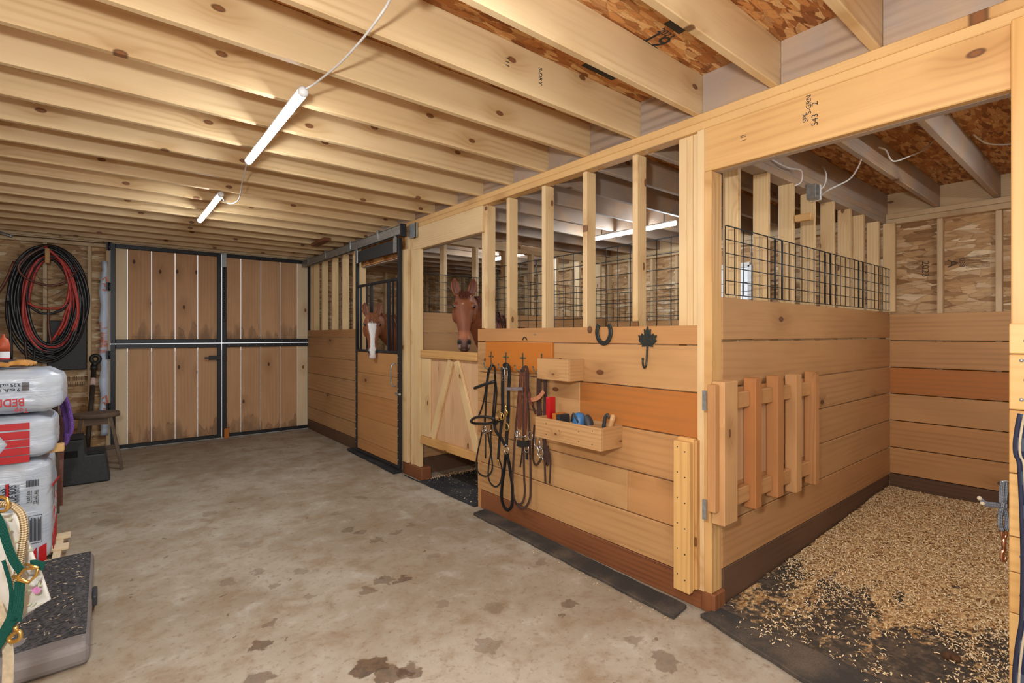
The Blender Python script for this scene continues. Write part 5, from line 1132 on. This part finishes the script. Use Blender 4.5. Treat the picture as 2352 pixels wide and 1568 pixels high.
m = MB(); m.tube(Hh([(75, 1200), (110, 1165), (150, 1140), (170, 1165), (160, 1205), (120, 1228), (85, 1225)], DH-.015), .0055, 8, 4, True); m.tube(Hh([(130, 1100), (130, 1140)], DH-.015), .006, 8, 1); m.build('brass_snap', M_BRASS, t)
t = thing('web_strap', 'wide cream web strap hanging at the bottom left corner', 'strap', Hh([(60, 1350)], DH+.01)[0])
MB().strap(Hh([(-40, 900), (0, 1000), (36, 1150), (62, 1280), (68, 1400), (62, 1568), (60, 1700)], DH+.015), .030, .004, NV).build('webbing', M_CREAM, t)

# tie ring and rope at the tack room post
RX = XS-.012
p = on_y(2285, 1108, .277); 
t = thing('tie_rope', 'grey tie rope with bronze snap hanging from the right post', 'rope', p)
px_ = XS+.04
p0 = on_d(2318, 1107, 2.02); 
def TR(pts, D=1.80): return [on_d(a_, b_, D) for a_, b_ in pts]
MB().tube(TR([(2300, 1106), (2308, 1106), (2322, 1108)]), .005, 8, 1).build('bolt', M_GALV, t)
m = MB(); m.tube(TR([(2303, 1106), (2301, 1130), (2300, 1160)]), .0075, 8, 2); m.tube(TR([(2308, 1106), (2310, 1130), (2306, 1160)]), .0075, 8, 2)
m.tube(TR([(2302, 1160), (2298, 1180), (2298, 1205), (2302, 1218)]), .0075, 8, 3); m.tube(TR([(2304, 1160), (2311, 1180), (2314, 1205), (2310, 1218)]), .0075, 8, 3)
m.tube(TR([(2302, 1160), (2285, 1157), (2265, 1155), (2250, 1144)]), .006, 8, 3); m.tube(TR([(2302, 1163), (2285, 1162), (2268, 1160), (2258, 1155)]), .006, 8, 3); m.ball(TR([(2303, 1160)])[0], .014, 10); m.build('rope_strands', M_RGREY, t)
m = MB(); m.ball(TR([(2250, 1144)])[0], .008, 8); m.ball(TR([(2257, 1155)])[0], .008, 8); m.build('rope_end', M_CREAM, t)
m = MB(); m.tube(TR([(2302, 1216), (2301, 1228), (2306, 1236), (2311, 1228), (2310, 1216)]), .005, 8, 3); m.tube(TR([(2306, 1234), (2306, 1262)]), .0065, 8, 1); m.tube(TR([(2306, 1262), (2301, 1272), (2302, 1286), (2308, 1286), (2310, 1278)]), [.007, .006, .006, .005], 8, 3); m.build('snap_hook', M_COPPER, t)
# plaid blanket at right edge
def mk_plaid():
    t_ = NT('plaid'); o = t_.obj(); x_, y_, z_ = t_.sep(o)
    a_ = t_.math('GREATER_THAN', t_.math('FRACT', t_.math('MULTIPLY', z_, 9)), .6); b_ = t_.math('GREATER_THAN', t_.math('FRACT', t_.math('MULTIPLY', y_, 14)), .6)
    c_ = t_.mix(a_, lin(44, 50, 76), lin(84, 92, 108)); return t_.out(t_.mix(t_.math('MULTIPLY', b_, .5), c_, lin(120, 124, 130)), .9, 0, .2)
t = thing('plaid_blanket', 'navy plaid blanket hanging at the right edge on the yellow wall', 'blanket', (XS-.09, .1, .7))
m = MB(); edge = [(2345, 950), (2338, 985), (2334, 1020), (2336, 1045), (2343, 1060), (2346, 1110), (2350, 1200), (2352, 1300), (2349, 1420), (2341, 1470), (2334, 1530), (2332, 1600), (2338, 1680)]
XPB = XS-.085; E_ = [on_x(a_, b_, XPB) for a_, b_ in edge]
vs = []; fs = []; K = 10
for p in E_:
    for j in range(K+1): f = j/K; y_ = p.y*(1-f)+(-.55)*f; vs.append((XPB-.015*math.sin(f*9)+.0, y_, p.z))
for i in range(len(E_)-1):
    for j in range(K): a_ = i*(K+1)+j; fs.append((a_, a_+1, a_+K+2, a_+K+1))
m.add(vs, fs, None, 0, True); o = m.build('cloth', mk_plaid(), t, fixn=False); o.modifiers.new('thick', 'SOLIDIFY').thickness = .012
MB().tube([p+Vector((-.006, 0, 0)) for p in E_], .008, 6, 3).build('binding', plain('navy_binding', lin(36, 38, 60), .8), t)
MB().tube([p+Vector((-.012, -.010, 0)) for p in E_], .004, 6, 3).build('piping', M_CREAM, t)

# ------------------------------------------------------------------ horses
def horse(label, head, yaw_to, pitch, path, ground, blaze, coat, dark, muz, mane_c, scale=1.):
    """head: world position of the chin; yaw_to: horizontal direction the face points; path: spine stations behind the poll"""
    WD = 1.16
    fwd = Vector((math.cos(yaw_to), math.sin(yaw_to), 0)); lat = Vector((-fwd.y, fwd.x, 0)); up = Vector((0, 0, 1))
    f2 = (fwd*math.cos(pitch)-up*math.sin(pitch)*0+up*math.sin(pitch)).normalized(); u2 = lat.cross(f2)*-1; u2 = (up-f2*up.dot(f2)).normalized()
    H = Vector(head); L = lambda x, y, z: H+(lat*(x*WD)+f2*y+u2*z)*scale
    m = MB(); N = 24; rings = []
    secs = [(-.008, .018, .030, -.012), (.0, .034, .044, -.032), (.018, .046, .058, -.048), (.045, .054, .066, -.056), (.08, .062, .070, -.060), (.115, .060, .068, -.063), (.155, .053, .062, -.068), (.21, .054, .058, -.082), (.27, .062, .056, -.110), (.33, .074, .054, -.150),
            (.39, .088, .050, -.185), (.44, .098, .044, -.205), (.49, .098, .036, -.205), (.54, .086, .022, -.185), (.585, .068, .0, -.155), (.62, .048, -.03, -.12), (.635, .02, -.05, -.09)]
    for z, a, yf, yb in secs:
        r = []
        for k in range(N):
            th = 2*PI*k/N; c, s = math.cos(th), math.sin(th); cy_ = (yf+yb)/2; hy = (yf-yb)/2
            e = .8; x = a*math.copysign(abs(c)**e, c); y = cy_+hy*math.copysign(abs(s)**.85, s)
            if s < 0: x *= 1-.30*abs(s)
            else: x *= 1-.22*s*s
            r.append(L(x, y, z))
        rings.append(r)
    m.loft(rings)
    for s in (-1, 1):
        m.ball(L(s*.078, -.008, .472), .034*scale, 12); m.ball(L(s*.036, .050, .095), .027*scale, 12); m.ball(L(s*.066, -.115, .40), (.040*scale, .075*scale, .10*scale), 12)
        er = []
        for f, w, d in ((0, .030, .022), (.2, .040, .026), (.45, .045, .024), (.7, .036, .018), (.9, .017, .010), (1, .004, .004)):
            c = Vector((s*(.056+.028*f+.010*math.sin(PI*f)), -.065+.012*f, .585+.195*f)); er.append([L(c.x+w*math.cos(t_), c.y+d*math.sin(t_), c.z) for t_ in [2*PI*i/12 for i in range(12)]])
        m.loft(er)
    # neck and trunk
    rings = []; P = [L(0, -.06, .50)]+[Vector(p[:3]) for p in path]; R = [(.075*scale, .115*scale)]+[(p[3], p[4]) for p in path]
    SP = smooth_path(P, 4); n = len(SP)
    for i in range(n):
        q = i/4; j = min(int(q), len(R)-2); w = R[j][0]*(1-q+j)+R[j+1][0]*(q-j); h = R[j][1]*(1-q+j)+R[j+1][1]*(q-j)
        T_ = (SP[min(i+1, n-1)]-SP[max(i-1, 0)]).normalized(); la = T_.cross(up).normalized(); uu = la.cross(T_).normalized()
        if uu.z < 0: uu = -uu
        rings.append([SP[i]+la*(w*math.cos(t_))+uu*(h*math.sin(t_)) for t_ in [2*PI*k/20 for k in range(20)]])
    m.loft(rings)
    # legs
    def leg(pts, rad): m.tube(pts, rad, 12, 3)
    ch = Vector(path[2][:3]); rp = Vector(path[-2][:3]); ax = (rp-ch); ax.z = 0; ax.normalize(); la = ax.cross(up)
    for s in (-1, 1):
        b = ch+ax*.05+la*s*.13; g = lambda v, z, o=0.: Vector((v.x, v.y, z))+ax*o
        leg([g(b, b.z-.05), g(b, b.z-.25), g(b, ground+.42), g(b, ground+.27), g(b, ground+.12, .0), g(b, ground+.07, -.03), g(b, ground+.0, -.05)], [.12, .095, .05, .038, .042, .042, .06])
        b = rp+la*s*.13
        leg([g(b, b.z-.02), g(b, b.z-.20, -.06), g(b, b.z-.42, -.08), g(b, ground+.50, .10), g(b, ground+.30, .08), g(b, ground+.12, .07), g(b, ground+.07, .04), g(b, ground+.0, .02)], [.17, .15, .09, .055, .04, .042, .042, .06])
    raw = m.build('horse_raw', M_INK)
    md = raw.modifiers.new('r', 'REMESH'); md.mode = 'VOXEL'; md.voxel_size = .0075; md.use_smooth_shade = True
    sm = raw.modifiers.new('s', 'SMOOTH'); sm.factor = .5; sm.iterations = 4
    dg = bpy.context.evaluated_depsgraph_get(); me = bpy.data.meshes.new_from_object(raw.evaluated_get(dg)); bpy.data.objects.remove(raw)
    for f in me.polygons: f.use_smooth = True
    ca = me.color_attributes.new('coat', 'FLOAT_COLOR', 'POINT')
    I = Matrix((lat, f2, u2))
    lerp = lambda a, b, t: tuple(x+(y-x)*t for x, y in zip(a, b)); ss = lambda x, a, b: (lambda t: t*t*(3-2*t))(min(1, max(0, (x-a)/(b-a))))
    nose_d = []
    for i, v in enumerate(me.vertices):
        q = (I @ (v.co-H))/scale; x, y, z = q; x /= WD; c = coat
        nz = mnoise.noise(v.co*9); c = lerp(c, dark, .30+.35*nz)
        if y > -.3 and z < .9:
            c = lerp(c, muz, (1-ss(z+.02*nz, .05, .16))*.85)          # dark muzzle
            for s in (-1, 1):
                d = math.sqrt(((x-s*.040)/.8)**2+((z-.092-.25*(abs(x)-.04))/1.35)**2+((y-.066)/1.3)**2)
                if d < .032:
                    c = lerp(c, (.006, .005, .005), 1-ss(d, .018, .030)); v.co -= (f2*.8-lat*s*.5)*(.020*(1-ss(d, .008, .030)))
                de = math.sqrt((x-s*.104)**2+(y-.012)**2+((z-.462)/.8)**2); c = lerp(c, (.012, .008, .006), (1-ss(de, .014, .034))*.9)
                if z > .60 and abs(x) > .03 and x*s > 0 and y > -.066+.012*(z-.585)/.195+.004:
                    f = (z-.585)/.195; cx_ = .056+.028*f+.010*math.sin(PI*max(0, min(1, f))); k = 1-ss(abs(abs(x)-cx_), .014, .030)
                    c = lerp(c, dark, .75*k); v.co -= f2*.014*k
            if abs(z-.022) < .006 and y > -.05: c = lerp(c, (.02, .015, .012), .7); v.co -= f2*.004
            if blaze and y > -.06:
                wb = .036*ss(z, .50, .40)+.018*ss(z, .12, .16) if z > .16 else .034
                wb = .026+.022*ss(z, .26, .46)+.008*(1-ss(z, .10, .2))+.006*mnoise.noise(Vector((x*0, z*22, 3)))
                if z > .47: wb *= max(0, 1-(z-.47)/.05)
                if .045 < z < .10: wb *= .75
                k = 1-ss(abs(x+.004), wb-.005, wb+.003)
                if y > -.02+.0 and z < .52: c = lerp(c, (.74, .70, .66), k)
                if z < .025: c = lerp(c, (.62, .54, .50), .75*(1-ss(z, .0, .03)))
            elif not blaze:
                d = math.sqrt((x+.012)**2+((z-.485)*1.4)**2)
                if y > 0: c = lerp(c, (.62, .42, .26), (1-ss(d, .004, .014))*.7)
                if y > 0 and z < .22: c = lerp(c, lin(190, 112, 66), ss(z, .10, .14)*(1-ss(z, .17, .22))*.45)
                for s in (-1, 1):
                    if z < .07 and x*s > .03: c = lerp(c, (.5, .38, .34), .5*(1-ss(abs(z-.045), .008, .03)))
        ca.data[i].color = (*[max(0, k) for k in c], 1)
    t_ = NT('horse_coat'); a_ = t_.attr('coat')['Color']; f_, _ = t_.noise(t_.map(t_.obj(), (160, 160, 26)), 1, 2); t_.bump(f_, .15, .002)
    mt = t_.out(t_.mix(t_.math('MULTIPLY', t_.rng(f_, .4, .7), .18), a_, (.02, .01, .008)), .5, 0, .4)
    me.materials.clear(); me.materials.append(mt)
    o = bpy.data.objects.new('horse', me); COL.objects.link(o); tag(o, label, 'horse')
    eye = plain('horse_eye', (.006, .005, .006), .08, 0, .05, 10, spec=.8)
    for s in (-1, 1): MB().ball(L(s*.0845, .003, .462), .0195*scale, 16).build('eye', eye, o)
    hair = NT('horse_hair'); wv_ = hair.attr('wc')['Vector']; hf, _ = hair.noise(hair.map(wv_, (8, 900, 1)), 1, 2); hair = hair.out(hair.mix(hair.rng(hf, .3, .7), mane_c, tuple(min(1, k*2.1) for k in mane_c)), .55, 0, .3)
    m = MB(); r2 = random.Random(5)
    for i in range(60 if blaze else 26):
        x0 = r2.uniform(-.038, .038); ln = r2.uniform(.07, .13) if blaze else r2.uniform(.04, .075); dr = r2.uniform(-.01, .045) if blaze else r2.uniform(-.02, .02)
        pts = [L(x0, -.055, .625), L(x0*1.05+dr*.2, -.008, .620), L(x0+dr*.6, .022, .60-ln*.35), L(x0+dr, .040+.006*r2.random(), .60-ln*.7), L(x0*.8+dr*1.2, .048, .60-ln)]
        m.tube(pts, [.004, .005, .005, .004, .0012], 5, 3)
    m.build('forelock', hair, o)
    m = MB(); top = []
    for i in range(2, n-14 if n > 20 else n):
        T_ = (SP[min(i+1, n-1)]-SP[i-1]).normalized(); la = T_.cross(up).normalized(); uu = la.cross(T_); uu = uu if uu.z > 0 else -uu; q = i/4; j = min(int(q), len(R)-2); h = R[j][1]*(1-q+j)+R[j+1][1]*(q-j); top.append((SP[i]+uu*(h-.005), la))
    for p, la in top:
        for k in range(9):
            s = 1; b0 = p+Vector((r2.uniform(-.03, .03), r2.uniform(-.03, .03), 0)); d = r2.uniform(.12, .2)
            m.tube([b0, b0+la*.05+up*.012, b0+la*.09-up*d*.5, b0+la*.10-up*d], [.004, .006, .005, .001], 5, 2)
    m.build('mane', hair, o)
    return o
ch1 = lin(150, 88, 52); dk1 = lin(96, 52, 30)
# horse with a blaze at the sliding door
h1 = on_x(859, 824, 2.36); h2p = on_x(1059, 809, 2.46)
horse('chestnut horse with a broad white blaze looking out through the sliding door grille', (2.345, h1.y, h1.z+.006), math.atan2(-.94, -.34), .10,
      [(2.66, h1.y+.30, 1.52, .085, .17), (2.98, h1.y+.42, 1.36, .12, .24), (3.35, h1.y+.46, 1.20, .20, .31), (3.9, h1.y+.44, 1.16, .26, .31), (4.5, h1.y+.40, 1.17, .25, .30), (4.9, h1.y+.38, 1.22, .22, .27), (5.08, h1.y+.38, 1.22, .08, .12)], .02, True, ch1, dk1, lin(150, 110, 92), lin(104, 62, 36), .83)
horse('plain chestnut horse looking out over the wooden dutch door', (2.50, h2p.y+.01, h2p.z+.008), math.atan2(-.84, -.54), .12,
      [(2.76, h2p.y+.16, 1.62, .085, .16), (2.98, h2p.y+.20, 1.42, .11, .22), (3.4, h2p.y+.18, 1.20, .20, .27), (4.0, h2p.y+.12, 1.13, .26, .30), (4.6, h2p.y+.08, 1.13, .25, .30), (5.0, h2p.y+.06, 1.17, .21, .26), (5.18, h2p.y+.06, 1.18, .08, .12)], .02, False, lin(142, 80, 46), lin(90, 44, 24), lin(62, 42, 36), lin(70, 34, 22), .88)
# lamps inside the stalls come from their own tubes only

# printed words become plain meshes
bpy.context.view_layer.update(); dg = bpy.context.evaluated_depsgraph_get()
for o in [o for o in COL.objects if o.type == 'FONT']:
    me = bpy.data.meshes.new_from_object(o.evaluated_get(dg)); n = bpy.data.objects.new('tmp', me); COL.objects.link(n); n.parent = o.parent; n.matrix_local = o.matrix_local.copy()
    nm = o.name; bpy.data.objects.remove(o); n.name = nm
